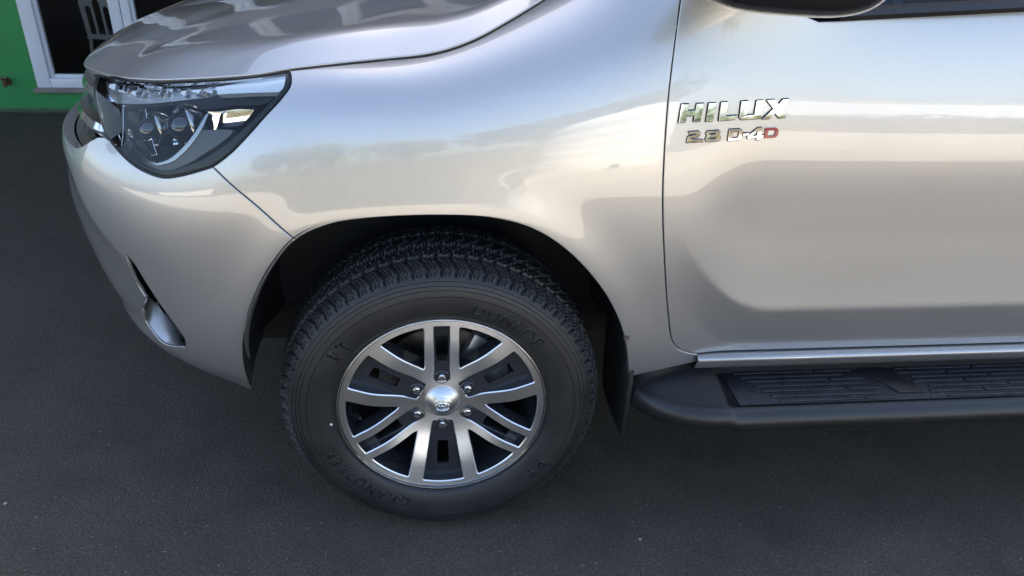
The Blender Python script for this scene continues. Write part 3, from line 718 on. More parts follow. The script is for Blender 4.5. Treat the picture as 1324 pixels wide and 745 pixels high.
# black strips added behind the shut lines to shade the gaps
def ribbon(name, px, depth=.02, w=.016):
    q = px_at(px); P = B(q[:, 0], q[:, 1]); n = Bn(q[:, 0], q[:, 1]); T = np.gradient(P, axis=0); T /= np.linalg.norm(T, axis=1)[:, None]; e = np.cross(T, n)
    V = np.vstack([P-n*depth-e*w, P-n*depth+e*w]); k = len(P)
    meshobj(name, V, [(i, i+1, k+i+1, k+i) for i in range(k-1)], MAT['under'], truck)
ribbon('door_gap_strip', chain(DOORGAP, DOORCORNER, step=8)); ribbon('bumper_gap_strip', chain(SEAM, step=8)); ribbon('hood_gap_strip', chain(HOODLINE, step=8), .014, .016)
ribbon('lamp_gap_strip', chain(LAMP_REAR, step=8), .02, .012)

# hood: runs from the shut line up to the crown
hl = px_at(chain([(p[0]-.8, p[1]-3.0) for p in HOODLINE[::-1]], [(373.2,88),(340,94.5),(291,99),(240,102),(200,103),(165,100.5)], step=8))
E1 = B(hl[:, 0], hl[:, 1])+Bn(hl[:, 0], hl[:, 1])*.002
tip = aty(108, 84, .50); nose = np.array([-.889, YC, 1.066])
E2 = spline([E1[-1], aty(140, 95, .36), aty(117, 88.5, .44), tip, (-.854, .56, 1.0635), (-.872, .68, 1.064), (-.884, .80, 1.065), nose], step=.012)[1:]
E = np.vstack([E1, E2])
ds = np.concatenate([[0], np.cumsum(np.linalg.norm(np.diff(E, axis=0), axis=1))]); ns = 150
sq = np.linspace(0, ds[-1], ns); E = np.stack([np.interp(sq, ds, E[:, c]) for c in range(3)], -1)
for _ in range(6): E[1:-1] = .25*E[:-2]+.5*E[1:-1]+.25*E[2:]
xr = E[0, 0]+.10
cx_ = xr+(nose[0]+.30-xr)*np.linspace(0, 1, ns)**1.0
zc = natspline([-.90, -.84, -.75, -.55, -.25, .1, .5], np.array([[1.070], [1.083], [1.106], [1.143], [1.195], [1.258], [1.34]]))
Cn = np.stack([cx_, np.full(ns, YC), zc(cx_)[:, 0]], -1)
nw = 60; V = []; F = []
wv = np.linspace(0, 1, nw)**1.5
_fd = np.linspace(0, .4, 400); _fz = np.concatenate([[0], np.cumsum((.56*(1-sstep(_fd, .035, .115)))[:-1]*np.diff(_fd))])
def hood_z(w, zE, zC, L, kf): return zE+kf*float(np.interp(w*L, _fd, _fz))+(zC-zE-kf*_fz[-1])*(1-(1-w)**2.0)
for i in range(ns):
    Lw = math.hypot(Cn[i, 0]-E[i, 0], YC-E[i, 1])+1e-6
    kf = .30+.70*float(sstep(np.array(E[i, 0]), -.80, -.50))
    if i > ns-3: Lw = max(Lw, .02)
    for w in wv:
        x = E[i, 0]+(Cn[i, 0]-E[i, 0])*w; y = E[i, 1]+(YC-E[i, 1])*w
        z = hood_z(w, E[i, 2], Cn[i, 2], Lw, kf)
        fx = min(max((x+.90)/.35, 0), 1)
        yr = .42+.10*max(0, (x+.6))                       # raised middle of the hood
        z += .012*float(sstep(np.array(y), yr-.05, yr+.10))*fx*fx*(3-2*fx)
        V.append((x, y, z))
for i in range(ns-1):
    for j in range(nw-1): F.append((i*nw+j, i*nw+j+1, (i+1)*nw+j+1, (i+1)*nw+j))
V = np.array(V)
# rolled hem
Nn = np.zeros_like(V)
Vg = V.reshape(ns, nw, 3); du = np.gradient(Vg, axis=0); dv = np.gradient(Vg, axis=1); ng = np.cross(du, dv); ng /= np.linalg.norm(ng, axis=2)[..., None]+1e-12
ng[ng[..., 2] < 0] *= -1
out_ = Vg[:, 0]-Vg[:, 2]; out_ /= np.linalg.norm(out_, axis=1)[:, None]
hem = [Vg[:, 0]+out_*.0018-ng[:, 0]*.0012, Vg[:, 0]+out_*.0022-ng[:, 0]*.005, Vg[:, 0]+out_*.0005-ng[:, 0]*.016-np.array([0, 0, .004]), Vg[:, 0]-out_*.03-np.array([0, 0, .02])]
hn = [out_+ng[:, 0], out_, out_-ng[:, 0]*.5, -ng[:, 0]]
Vh = [V]; Nh = [ng.reshape(-1, 3)]; b0 = len(V); prev = [i*nw for i in range(ns)]
for r_, n_ in zip(hem, hn):
    Vh.append(r_); Nh.append(n_/np.linalg.norm(n_, axis=1)[:, None]); cur = [b0+i for i in range(ns)]
    F += [(prev[i], prev[i+1], cur[i+1], cur[i]) for i in range(ns-1)]; prev = cur; b0 += ns
V = np.vstack(Vh); NN = np.vstack(Nh)
Fo = []
for f in F:
    w = np.cross(V[f[1]]-V[f[0]], V[f[3]]-V[f[0]]); Fo.append(f if w@(NN[f[0]]+NN[f[3]]) > 0 else f[::-1])
k = len(V); V = np.vstack([V, V*np.array([1, -1, 1])+np.array([0, 2*YC, 0])]); NN = np.vstack([NN, NN*np.array([1, -1, 1])])
hood = meshobj('hood', V, Fo+[tuple(i+k for i in f[::-1]) for f in Fo], MAT['paint'], truck, normals=NN)

# headlight
lampo = px_at(chain(LAMP_TOP, LAMP_FRONT, LAMP_BOT, LAMP_REAR, step=4))
lamp = panel('headlight', [lampo], MAT['lens'], truck, off=-.001, shrink=.006, depth=.006, grid=.012)
def lp(*segs, off, step=3): return [px_at(chain(*segs, step=step), off)]
def lpart(name, segs, off, mat, depth=.008, holes=(), **kw):
    loops = lp(*segs, off=off)+[q for h in holes for q in lp(*h, off=off)]
    return panel(name, loops, mat, lamp, off=off, shrink=kw.pop('shrink', .0005), rad=.001, depth=depth, grid=.01, step=.006, **kw)
inset = [[(x, y) for x, y in s_] for s_ in (LAMP_TOP, LAMP_FRONT, LAMP_BOT, LAMP_REAR)]
lpart('housing', inset, -.075, MAT['lamp_dark'], depth=0)
# black rim inside the lens
lpart('rim', inset, -.006, MAT['lamp_black'], depth=.03, holes=[[[(370,96),(300,104),(220,108),(160,104),(128,99)], [(128,99),(125,116),(129,140),(140,172)], [(140,172),(154,192),(176,209),(206,221),(234,217),(264,206)], [(264,206),(290,188),(318,164),(348,134),(366,114),(370,96)]]])
# lower tray painted like mirrored asphalt, right-hand mirror wing, chrome hoops, light guide
lpart('lower_reflector', [[(170,186),(186,203),(203,213),(224,207),(246,187),(262,168)], [(262,168),(300,170),(286,184),(262,200)], [(262,200),(240,213),(212,221),(190,213),(172,197),(170,186)]], -.014, MAT['lamp_grey'], depth=.02)
lpart('side_reflector', [[(268,143),(300,139),(324,136)], [(324,136),(328,141),(320,154),(304,170)], [(304,170),(280,180),(256,178)], [(256,178),(264,160),(268,143)]], lambda a, t: -.014-.034*np.clip(8.1-t, 0, 2), MAT['chrome'], depth=.01)
lpart('light_guide', [[(279,113),(330,104),(370,98)], [(370,98),(370,110),(360,119)], [(360,119),(320,120),(281,122)], [(281,122),(279,113)]], -.010, MAT['lightguide'], depth=.02)
lpart('upper_reflector', [[(136,105),(160,110),(220,113),(278,113)], [(278,113),(280,122),(230,130),(190,134),(150,134)], [(150,134),(140,120),(136,105)]], -.024, MAT['reflector'], depth=.03)
lpart('upper_shelf', [[(150,135),(190,135),(230,131),(281,123),(358,121)], [(358,121),(345,133),(300,137),(268,141),(225,136)], [(225,136),(190,139),(152,140)], [(152,140),(150,135)]], -.024, MAT['lamp_black'], depth=.03)
lpart('chrome_hoop', [[(180,142),(188,141)], [(188,141),(191,160),(198,185),(203,200)], [(203,200),(194,202)], [(194,202),(186,185),(180,160),(180,142)]], -.020, MAT['chrome'], depth=.012)
lpart('chrome_pillar', [[(155,136),(159,136)], [(159,136),(159,170),(157,190)], [(157,190),(154,187),(154,160),(155,136)]], -.016, MAT['chrome'], depth=.010)
lpart('chrome_hoop', [[(164,176),(176,193),(190,206),(203,211)], [(203,211),(218,206),(234,193),(250,174),(266,148)], [(266,148),(270,146)], [(270,146),(258.5,170.5),(241,193.5),(222.5,209),(203,214.5)], [(203,214.5),(185.5,209.5),(169.5,194.5),(161.5,178)], [(161.5,178),(164,176)]], -.012, MAT['dark_chrome'], depth=.012)
# small pressed facets in the upper reflector
for i in range(26):
    u0 = 140+i*5.2+rng.uniform(-2, 2); v0 = 108.5+rng.uniform(0, 13)-.02*(u0-140); du_ = rng.uniform(5, 14); dv_ = rng.uniform(3, 8)
    lpart('facet', [[(u0, v0), (u0+du_, v0-.6)], [(u0+du_, v0-.6), (u0+du_*.7, v0+dv_)], [(u0+du_*.7, v0+dv_), (u0-du_*.2, v0+dv_*.5)], [(u0-du_*.2, v0+dv_*.5), (u0, v0)]], -.012-rng.uniform(0, .009), MAT['chrome' if i % 3 else 'lightguide'], depth=.006)
# two projector units: barrel with a glass ball lens
for (u, v, r_) in ((247, 162, .036), (208, 166, .030)):
    q = px_at([(u, v)], -.045); c = S(q[:, 0], q[:, 1], -.045)[0]; nrm = Bn(q[:, 0], q[:, 1])[0]; ax = Vector((-.75, -.55, 0)).normalized()
    pv, pf = lathe([(r_*1.05, .05), (r_*1.1, -.005), (r_*1.0, -.010), (r_*.96, -.004), (r_*.9, -.02), (r_*.7, -.036), (r_*.35, -.045), (0.0005, -.048)], 36)
    rot = Vector((0, -1, 0)).rotation_difference(ax).to_matrix()
    pv = [tuple(rot@Vector(p)+Vector(c)) for p in pv]
    meshobj('projector', pv, pf, MAT['projector'], lamp, sharp=40)
    pv, pf = lathe([(r_*1.02, .0), (r_*1.04, -.014), (r_*1.16, -.018), (r_*1.26, -.010), (r_*1.30, .012)], 36)
    meshobj('projector_ring', [tuple(rot@Vector(p)+Vector(c)) for p in pv], pf, MAT['dark_chrome'], lamp)
for i in range(9):      # cooling ribs between the projectors
    v0 = 143+i*5.2; u0 = 223.5+.25*i*(i-8)*-.12
    lpart('rib', [[(u0, v0), (u0+6.5, v0-.6)], [(u0+6.5, v0-.6), (u0+6.0, v0+2.4)], [(u0+6.0, v0+2.4), (u0, v0+3)], [(u0, v0+3), (u0, v0)]], -.026, MAT['satin'], depth=.006)

# grille: black backing and three bright bars running round the nose
gb = az_at([(a_, .90) for a_ in np.linspace(0, a_l+.06, 30)]+[(a_, 1.075) for a_ in np.linspace(a_l+.05, 0, 30)])
grille = panel('grille', [gb], MAT['under'], truck, off=-.085, depth=0, mirror=True)
def bar(zc_, a_end, h, dep, o0):
    a_ = np.concatenate([np.linspace(0, a_end-.10, 16), np.linspace(a_end-.09, a_end, 8)]); V = []; F = []
    sec = [(-.03, .50), (.35, .50), (.80, .28), (1.0, -.05), (.85, -.38), (.3, -.5), (-.03, -.5)]
    for i, q in enumerate(a_):
        x, y, nx, ny = plan(np.array([q])); tap = 1-.97*float(sstep(np.array(q), a_end-.12, a_end)); b_ = az_at([(q, zc_)])[0]; p = B(b_[:1], b_[1:])[0]
        for d_, s_ in sec:
            oo = o0+d_*dep*tap; V.append((p[0]+nx[0]*oo, p[1]+ny[0]*oo, zc_+s_*h*(.45+.55*tap)))
    m_ = len(sec)
    for i in range(len(a_)-1):
        for j in range(m_): F.append((i*m_+j, i*m_+(j+1) % m_, (i+1)*m_+(j+1) % m_, (i+1)*m_+j))
    F.append(tuple((len(a_)-1)*m_+j for j in range(m_)))
    V = np.array(V); k = len(V); V2 = V*np.array([1, -1, 1])+np.array([0, 2*YC, 0]); m = MB(); m.add(V, F); m.add(V2, [f[::-1] for f in F])
    return m.build('grille_bar', MAT['satin'], grille, sharp=25)
for (u, v) in ((114, 108), (114, 142), (118, 172)):
    bar(float(aty(u, v, .46)[2]), a_l-.004, .042, .040, -.066)

# wheel-arch liner
def liner(sh):
    P = ARCH+np.array([sh, 0]); rows = [(-.022, .0), (.02, .004), (.10, .012), (.24, .012), (.36, -.02)]; V = []; F = []; cxz = np.array([sh, .45])
    for y, g in rows:
        for p in P:
            d = p-cxz; d = d/np.linalg.norm(d); q = p+d*(g+.004); V.append((q[0], y, q[1]))
    k = len(P)
    for r_ in range(len(rows)-1):
        for i in range(k-1): F.append((r_*k+i, r_*k+i+1, (r_+1)*k+i+1, (r_+1)*k+i))
    c = len(V); V.append((sh, .36, .62)); b = (len(rows)-1)*k
    F += [(b+i, b+i+1, c) for i in range(k-1)]
    return meshobj('arch_liner', V, F, MAT['liner'], truck, sharp=50)
ln = liner(0); mirrored(ln); ln2 = liner(3.085); mirrored(ln2)
m = MB(); m.box(-.62, 4.25, .40, 1.40, .34, .50); m.box(.55, 2.4, .03, 1.77, .40, .49); m.build('underbody', MAT['under'], truck, smooth=False)
m = MB(); m.box(-.75, 4.25, .40, 1.40, .50, .95); m.build('chassis_bulk', MAT['under'], truck, smooth=False)

# mud flap
fx = .436
V2, F2 = [], []
outl = [(-.018, .60), (-.020, .45), (-.012, .34), (.002, .275), (.05, .262), (.22, .262), (.235, .30), (.235, .60)]
for x_ in (fx, fx+.012):
    for y, z in outl: V2.append((x_+.05*(.60-z)**2-.02*max(0, z-.45), y, z))
k = len(outl); m = MB(); m.add(V2, [tuple(range(k)), tuple(range(k, 2*k))[::-1]]+[(i, (i+1) % k, k+(i+1) % k, k+i) for i in range(k)])
flap = m.build('mud_flap', MAT['flap'], truck, bevel=.003); mirrored(flap)
m = MB(); m.tube([(0, .004, 0), (0, -.004, 0)], .007, 10); b_ = m.build('flap_screw', MAT['disc'], flap, loc=(fx-.02, -.028, .585))

# rocker panel with its bright bead
sec = [(-.006, .5505), (-.030, .5495), (-.0345, .5475), (-.0362, .5440), (-.0362, .5400), (-.0345, .5370), (-.029, .526), (-.022, .514), (-.014, .508), (.02, .500), (.05, .47)]
dz = ZD-.553
V = []; F = []; xs_ = [.598, .601, 1.0, 1.6, 2.3]
for i, x in enumerate(xs_):
    for y, z in sec: V.append((x, y+.013+(.004 if i == 0 else 0), z+dz))
n_ = len(sec)
for i in range(len(xs_)-1):
    for j in range(n_-1): F.append((i*n_+j, (i+1)*n_+j, (i+1)*n_+j+1, i*n_+j+1))
rocker = meshobj('rocker_panel', V, F, MAT['paint'], truck); mirrored(rocker)

# running board
def sec_at(x):
    q = min(1, max(0, (x-.445)/.20)); yo = .035-.172*math.sqrt(max(0, 1-(1-q)**2)); f = 1-float(sstep(np.array(x), .648, .672))
    zi = .432+.043*f*min(1, .5+q); zo = .431+.010*f*q
    mid = (yo+.06)/2
    return [(.10, .375), (.06, zi-.01), (.055, zi), (.03, zi-.004*f), (yo+.075, zo+.012*f), (yo+.036, zo+.0005), (yo+.032, zo+.005*(1-f)), (yo+.024, zo+.0055*(1-f)), (yo+.012, zo-.004), (yo+.003, zo-.016), (yo, zo-.030), (yo+.006, zo-.046), (yo+.022, zo-.058), (yo+.06, zo-.062), (.10, .365)]
V = []; F = []
xs_ = [.447, .452, .46, .475, .495, .52, .55, .58, .61, .635, .647, .653, .659, .665, .672, .70, 1.0, 1.4, 1.8, 2.2, 2.28]
for x in xs_:
    for y, z in sec_at(x): V.append((x, y, z))
n_ = len(sec_at(1))
for i in range(len(xs_)-1):
    for j in range(n_-1): F.append((i*n_+j, (i+1)*n_+j, (i+1)*n_+j+1, i*n_+j+1))
F.append(tuple(range(n_)))
board = meshobj('running_board', V, F, MAT['trim'], truck, sharp=50); mirrored(board)
m = MB(); m.box(.685, 2.2, -.098, .052, .4325, .4345); pad = m.build('step_pad', MAT['pad'], board, bevel=.0008)
rows = [(.044, .009), (.026, .010), (.008, .010), (-.010, .010), (-.029, .011), (-.049, .011), (-.070, .012), (-.090, .008)]
for ri, (yc_, w_) in enumerate(rows):
    x = .70+.012*ri
    while x < 2.17:
        L = .21 if ri % 2 else .27
        x1 = min(x+L, 2.19)
        dia = 1.085-.9*(yc_)*.55                          # leave the slanted channel free
        if not (x < dia+.05 and x1 > dia-.05):
            segs = [(x, x1)]
        else: segs = [(x, dia-.05), (dia+.05, x1)]
        for s0, s1 in segs:
            if s1-s0 < .06: continue
            m = MB(); m.box(s0, s1-.007, yc_-w_/2, yc_+w_/2, .4345, .4385); m.build('tread_rib', MAT['pad'], board, bevel=.0015)
        x = x1
m = MB(); sh_ = -.9*.55
m.add([(1.085+sh_*y_+dx, y_, z_) for z_ in (.4345, .4395) for y_, dx in ((.045, -.032), (.045, .032), (-.075, .032), (-.075, -.032))], [(0, 1, 2, 3), (7, 6, 5, 4), (0, 4, 5, 1), (1, 5, 6, 2), (2, 6, 7, 3), (3, 7, 4, 0)])
m.build('channel_insert', MAT['trim'], board, bevel=.0015)

# side mirror
def superell(c, r, e, rotz=0, n=40, m_=24, cut=None):
    V, F = [], []
    f = lambda w, q: math.copysign(abs(w)**q, w)
    for j in range(m_+1):
        ph = -PI/2+PI*j/m_
        for i in range(n):
            th = 2*PI*i/n
            x = r[0]*f(math.cos(ph), e)*f(math.cos(th), e); y = r[1]*f(math.cos(ph), e)*f(math.sin(th), e); z = r[2]*f(math.sin(ph), e)
            V.append((c[0]+x*math.cos(rotz)-y*math.sin(rotz), c[1]+x*math.sin(rotz)+y*math.cos(rotz), c[2]+z))
    for j in range(m_):
        for i in range(n): F.append((j*n+i, j*n+(i+1) % n, (j+1)*n+(i+1) % n, (j+1)*n+i))
    return V, F
mc = (.575, -.165, 1.412)
v_, f_ = superell(mc, (.165, .12, .10), .62, math.radians(-20)); mir = meshobj('side_mirror', v_, f_, MAT['black_gloss'], truck)
v_, f_ = superell((mc[0]-.006, mc[1]-.004, mc[2]+.050), (.166, .124, .070), .6, math.radians(-20)); meshobj('mirror_cover', v_, f_, MAT['paint'], mir)
m = MB(); m.tube([(.56, .04, 1.335), (.545, -.04, 1.335), (.55, -.10, 1.345)], [.040, .032, .030], 14); m.build('mirror_arm', MAT['trim'], mir)
mirrored(mir)

# greenhouse: glass, belt strip, pillars, roof
def side_pt(x, h):   # h 0 at the belt, 1 at the roof rail
    return np.array([x, .032+.20*h+.03*h*h, belt(x)+(1.735-belt(x))*h])
strip = [(x, belt(x)) for x in np.linspace(.775, 2.40, 30)]
V = []; F = []
for x, z in strip: V += [(x, .012, z+.001), (x, .008, z+.010), (x, .013, z+.021), (x, .034, z+.024)]
for i in range(len(strip)-1):
    for j in range(3): F.append((i*4+j, (i+1)*4+j, (i+1)*4+j+1, i*4+j+1))
bs = meshobj('belt_strip', V, F, MAT['trim'], truck, sharp=40); mirrored(bs)
for nm, x0, x1, x0t, x1t in (('side_window', .78, 1.48, 1.18, 1.50), ('side_window', 1.54, 2.34, 1.55, 2.15)):
    V = []; F = []
    for h in np.linspace(0.0, .95, 9):
        for s_ in np.linspace(0, 1, 9):
            x = (x0+(x1-x0)*s_)*(1-h)+(x0t+(x1t-x0t)*s_)*h; V.append(side_pt(x, h)+np.array([0, .004, .012*(1-h)]))
    for j in range(8):
        for i in range(8): F.append((j*9+i, j*9+i+1, (j+1)*9+i+1, (j+1)*9+i))
    w_ = meshobj(nm, V, F, MAT['glass'], truck); mirrored(w_)
for xb0, xt0, w_ in ((.52, 1.12, .13), (1.51, 1.525, .045), (2.40, 2.22, .09)):
    V = []; F = []
    for h in np.linspace(0, 1, 9):
        for dx in (-w_/2, w_/2):
            V.append(side_pt(xb0*(1-h)+xt0*h+dx, h)-np.array([0, .002, 0])); V.append(side_pt(xb0*(1-h)+xt0*h+dx, h)+np.array([0, .05, 0]))
    for j in range(8): q = j*4; F += [(q, q+4, q+6, q+2), (q+1, q+3, q+7, q+5), (q, q+1, q+5, q+4), (q+2, q+6, q+7, q+3)]
    p_ = meshobj('pillar', V, F, MAT['paint'] if xb0 != 1.51 else MAT['black_gloss'], truck, sharp=40); mirrored(p_)
V = []; F = []
for i, x in enumerate(np.linspace(1.0, 2.28, 14)):
    for j, y in enumerate(np.linspace(.25, 2*YC-.25, 15)):
        e_ = abs(y-YC)/(YC-.25); V.append((x, y, 1.735+.075*(1-e_**3)-.10*max(0, (1.25-x)/.3)**2*.6))
for i in range(13):
    for j in range(14): F.append((i*15+j, (i+1)*15+j, (i+1)*15+j+1, i*15+j+1))
meshobj('roof', V, F, MAT['paint'], truck)
V = []; F = []
for i, h in enumerate(np.linspace(0, 1, 8)):
    for j, y in enumerate(np.linspace(.16+.12*h, 2*YC-.16-.12*h, 13)):
        e_ = abs(y-YC)/.8; V.append((.36+.72*h+.12*e_*e_, y, 1.31+.42*h))
for i in range(7):
    for j in range(12): F.append((i*13+j, i*13+j+1, (i+1)*13+j+1, (i+1)*13+j))
meshobj('windshield', V, F, MAT['glass'], truck)
m = MB(); m.box(.75, 2.3, .15, 1.65, .55, 1.05); m.box(1.35, 1.5, .25, .75, 1.05, 1.5); m.box(1.35, 1.5, 1.05, 1.55, 1.05, 1.5); m.box(.62, .85, .12, 1.68, 1.0, 1.30); m.build('cabin_interior', MAT['trim'], truck, smooth=False)
m = MB(); m.box(2.44, 4.30, .06, 2*YC-.06, .78, .84); m.box(2.44, 2.48, .06, 2*YC-.06, .84, 1.26); m.box(4.28, 4.33, .02, 2*YC-.02, .55, 1.26); m.build('bed_floor', MAT['trim'], truck, smooth=False)

# ------------------------------------------------------------------ badge letters on the door
def bz(pts): return np.array([(860+x/7.356, 110+y/7.356) for x, y in pts])
LET = [
 ('letter_h', [[(158,185),(228,180),(216,246),(290,241),(303,180),(372,175),(338,346),(272,352),(283,290),(207,296),(195,354),(128,360)]]),
 ('letter_i', [[(418,174),(490,170),(456,345),(390,350)]]),
 ('letter_l', [[(535,166),(602,161),(578,298),(692,290),(670,329),(512,342)]]),
 ('letter_u', [[(728,156),(796,151),(772,288),(850,283),(874,150),(938,146),(912,320),(728,332),(708,312)]]),
 ('letter_x', [[(970,145),(1042,140),(1082,188),(1122,137),(1188,132),(1110,222),(1156,310),(1086,316),(1046,264),(998,322),(922,328),(1032,226)]]),
 ('digit_2', [[(222,448),(322,440),(335,458),(328,482),(310,494),(246,502),(243,520),(332,516),(328,542),(205,550),(216,500),(228,486),(300,476),(305,464),(238,468)]]),
 ('point', [[(338,522),(362,520),(358,542),(336,543)]]),
 ('digit_8', [[(402,442),(510,433),(526,450),(516,479),(530,498),(522,530),(396,540),(384,520),(400,487),(392,462)], [(424,460),(488,455),(486,472),(422,477)], [(418,500),(492,494),(488,514),(416,520)]]),
 ('letter_d', [[(612,425),(712,418),(736,442),(728,505),(702,524),(598,532)], [(644,446),(698,441),(706,452),(698,496),(688,503),(632,508)]]),
 ('hyphen', [[(745,460),(800,456),(797,478),(742,482)]]),
 ('digit_4', [[(880,410),(925,405),(915,480),(936,478),(933,500),(912,502),(908,521),(870,524),(873,504),(784,511),(786,488)], [(882,440),(876,482),(828,486)]]),
 ('letter_d', [[(955,412),(1060,407),(1082,430),(1074,480),(1050,503),(942,509)], [(984,434),(1044,431),(1051,442),(1044,476),(1036,481),(975,486)]]),
]
for i, (nm, loops) in enumerate(LET):
    big = i < 5; th = .005 if big else .0035
    red = i == len(LET)-1
    L = [px_at(chain(*[[q[j], q[(j+1) % len(q)]] for j in range(len(q))], step=1.5), th) for q in (bz(l) for l in loops)]
    if not red: panel('letter_dark_edge', L, MAT['lamp_black'], door, off=.0012, shrink=-.0015, rad=.0003, depth=.0012, grid=.006, step=.0025)  # dark outline imitates the dark reflections on the letter sides
    panel(nm, L, MAT['red'] if red else MAT['chrome'], door, off=th, shrink=.0004, rad=.0005, depth=th, grid=.006, step=.0025, label='red letter at the end of the door badge' if red else None)

# ------------------------------------------------------------------ front wheel
WZ = .378
def wheel_assembly():
    # --- rim face: twelve spokes in pairs, cut from one dished disc
    def fy(r): return .004+.028*float(1-sstep(np.array(r), .06, .20))
    def rot(p, th): c, s_ = math.cos(th), math.sin(th); return np.array([(q[0]*c-q[1]*s_, q[0]*s_+q[1]*c) for q in p])
    def dens(L, st=.008):
        L = np.asarray(L); out = []
        for p0, p1 in zip(L, np.roll(L, -1, 0)):
            k = max(1, int(np.linalg.norm(p1-p0)/st)); out += [p0+(p1-p0)*i/k for i in range(k)]
        return np.array(out)
    def rnd(L, r=.006):
        L = np.asarray(L, float); out = []
        n = len(L)
        for i in range(n):
            p, a, b = L[i], L[i-1], L[(i+1) % n]; da = np.linalg.norm(a-p); db = np.linalg.norm(b-p); ra = min(r, da*.4, db*.4)
            s0 = p+(a-p)/da*ra; s1 = p+(b-p)/db*ra
            for q in (0, .33, .67, 1): out.append((1-q)**2*s0+2*q*(1-q)*p+q*q*s1)
        return np.array(out)
    RO = .2285
    def wp(s, side):                      # wide pair: offset of a spoke's centre line at distance s
        return .040+(.0690-.040)*(s-.06)/(.215-.06)
    def ww(s): return .0145+.0025*(s-.06)/.16
    wide, narrow, wins = [], [], []
    def arc_between(p0, p1, R=RO):
        a0 = math.atan2(p0[1], p0[0]); a1 = math.atan2(p1[1], p1[0])
        while a1-a0 > PI: a1 -= 2*PI
        while a0-a1 > PI: a1 += 2*PI
        return [(R*math.cos(a), R*math.sin(a)) for a in np.linspace(a0, a1, 7)[1:-1]]
    def on_circle(fn, R=RO):
        lo, hi = .05, R
        for _ in range(40):
            md = .5*(lo+hi); lo, hi = (md, hi) if math.hypot(md, fn(md)) < R else (lo, md)
        return (lo, fn(lo))
    # axis along +x locally
    up = lambda s: wp(s, 1)-ww(s); e1 = on_circle(up); e0 = (e1[0], -e1[1])
    wide_l = [(.056, up(.056))]+[(.056, -up(.056))]+[e0]+arc_between(e0, e1)+[e1]
    hn = .020; e1 = on_circle(lambda s: hn); e0 = (e1[0], -hn)
    nar_l = [(.058, hn), (.058, -hn), e0]+arc_between(e0, e1)+[e1]
    # window between wide (axis 0) and narrow (axis 60 deg)
    wo_ = lambda s: wp(s, 1)+ww(s); e_a = np.array(on_circle(wo_))
    no = .020+.0185
    c60, s60 = math.cos(PI/3), math.sin(PI/3)
    nedge = lambda s: np.array([s*c60+no*s60, s*s60-no*c60])
    e_b = on_circle(lambda s: no); e_b = nedge(e_b[0])
    # where the two edges come within 9 mm of each other
    s_i = .06
    for s in np.linspace(.06, .2, 200):
        p = nedge(s)
        if p[1]-wo_(p[0]) > .010: s_i = s; break
    p_n = nedge(s_i); p_w = np.array([p_n[0]-.002, wo_(p_n[0]-.002)])
    win_l = [tuple(p_w), tuple(e_a)]+arc_between(e_a, e_b)+[tuple(e_b), tuple(p_n)]
    holes = []; pockets = []
    for k in range(3):
        th = math.radians(270+120*k); holes.append(dens(rnd(rot(wide_l, th)))); pockets.append(rot(wide_l, th))
        th2 = th+PI/3; holes.append(dens(rnd(rot(nar_l, th2)))); pockets.append(rot(nar_l, th2))
        holes.append(dens(rnd(rot(win_l, th), .007)))
        flip_ = np.array([(p[0], -p[1]) for p in win_l])[::-1]; holes.append(dens(rnd(rot(flip_, th), .007)))
    outer = np.array([(.2435*math.cos(a), .2435*math.sin(a)) for a in np.linspace(0, 2*PI, 120, endpoint=False)])
    ctr = np.array([(.040*math.cos(a), .040*math.sin(a)) for a in np.linspace(0, 2*PI, 40, endpoint=False)])
    loops = [outer]+holes+[ctr]
    g = np.arange(-.245, .246, .012); G = np.stack(np.meshgrid(g, g, indexing='ij'), -1).reshape(-1, 2); G = G[inside(G, loops)]
    d = np.full(len(G), 9.)
    for q in loops: d = np.minimum(d, seg_dist(G[:, 0], G[:, 1], np.vstack([q, q[:1]])))
    G = G[d > .004]
    pts = np.vstack(loops+[G]); edges = []; k = 0
    for q in loops: m = len(q); edges += [(k+i, k+(i+1) % m) for i in range(m)]; k += m
    ver, _, fac, ov, _, _ = delaunay_2d_cdt([Vector(p) for p in pts], edges, [], 0, 1e-7)
    V2 = np.array([tuple(v) for v in ver]); F = np.array([tuple(f) for f in fac if len(f) == 3]); F = F[inside(V2[F].mean(1), loops)]
    # keep normals facing -y
    V3 = np.array([(p[0], fy(math.hypot(*p)), p[1]) for p in V2]); fnm = np.cross(V3[F[:, 1]]-V3[F[:, 0]], V3[F[:, 2]]-V3[F[:, 0]])[:, 1]; F[fnm > 0] = F[fnm > 0][:, ::-1]
    cnt = {(f[i], f[(i+1) % 3]) for f in F for i in range(3)}
    bedge = [(i, j) for i, j in cnt if (j, i) not in cnt]
    # bevel ring 1.5 mm then the dark wall going back
    nv = len(V3); V = list(map(tuple, V3)); FF = [tuple(f) for f in F]; mi = [0]*len(FF)
    nb = {}
    adj = {}
    for i, j in bedge:
        e = V2[j]-V2[i]; nrm = np.array([e[1], -e[0]]); nrm = nrm/(np.linalg.norm(nrm)+1e-9)
        for q in (i, j): adj.setdefault(q, []).append(nrm)
    # outward (into the hole) direction sign check
    i0, j0 = bedge[0]; sgn = 1.0; midp = (V2[i0]+V2[j0])/2+adj[i0][0]*.0006
    if inside(np.array([midp]), loops)[0]: sgn = -1.0
    r1 = {}; r2 = {}
    for q, ns_ in adj.items():
        nrm = sum(ns_); nrm = sgn*nrm/(np.linalg.norm(nrm)+1e-9); rr = math.hypot(*V2[q])
        p = V2[q]+nrm*.0020; r1[q] = len(V); V.append((p[0], V3[q][1]+.0024, p[1]))
        back = .045 if rr < .2 else (.045 if rr < .235 else .03)
        p = V2[q]+nrm*.004; r2[q] = len(V); V.append((p[0], V3[q][1]+back, p[1]))
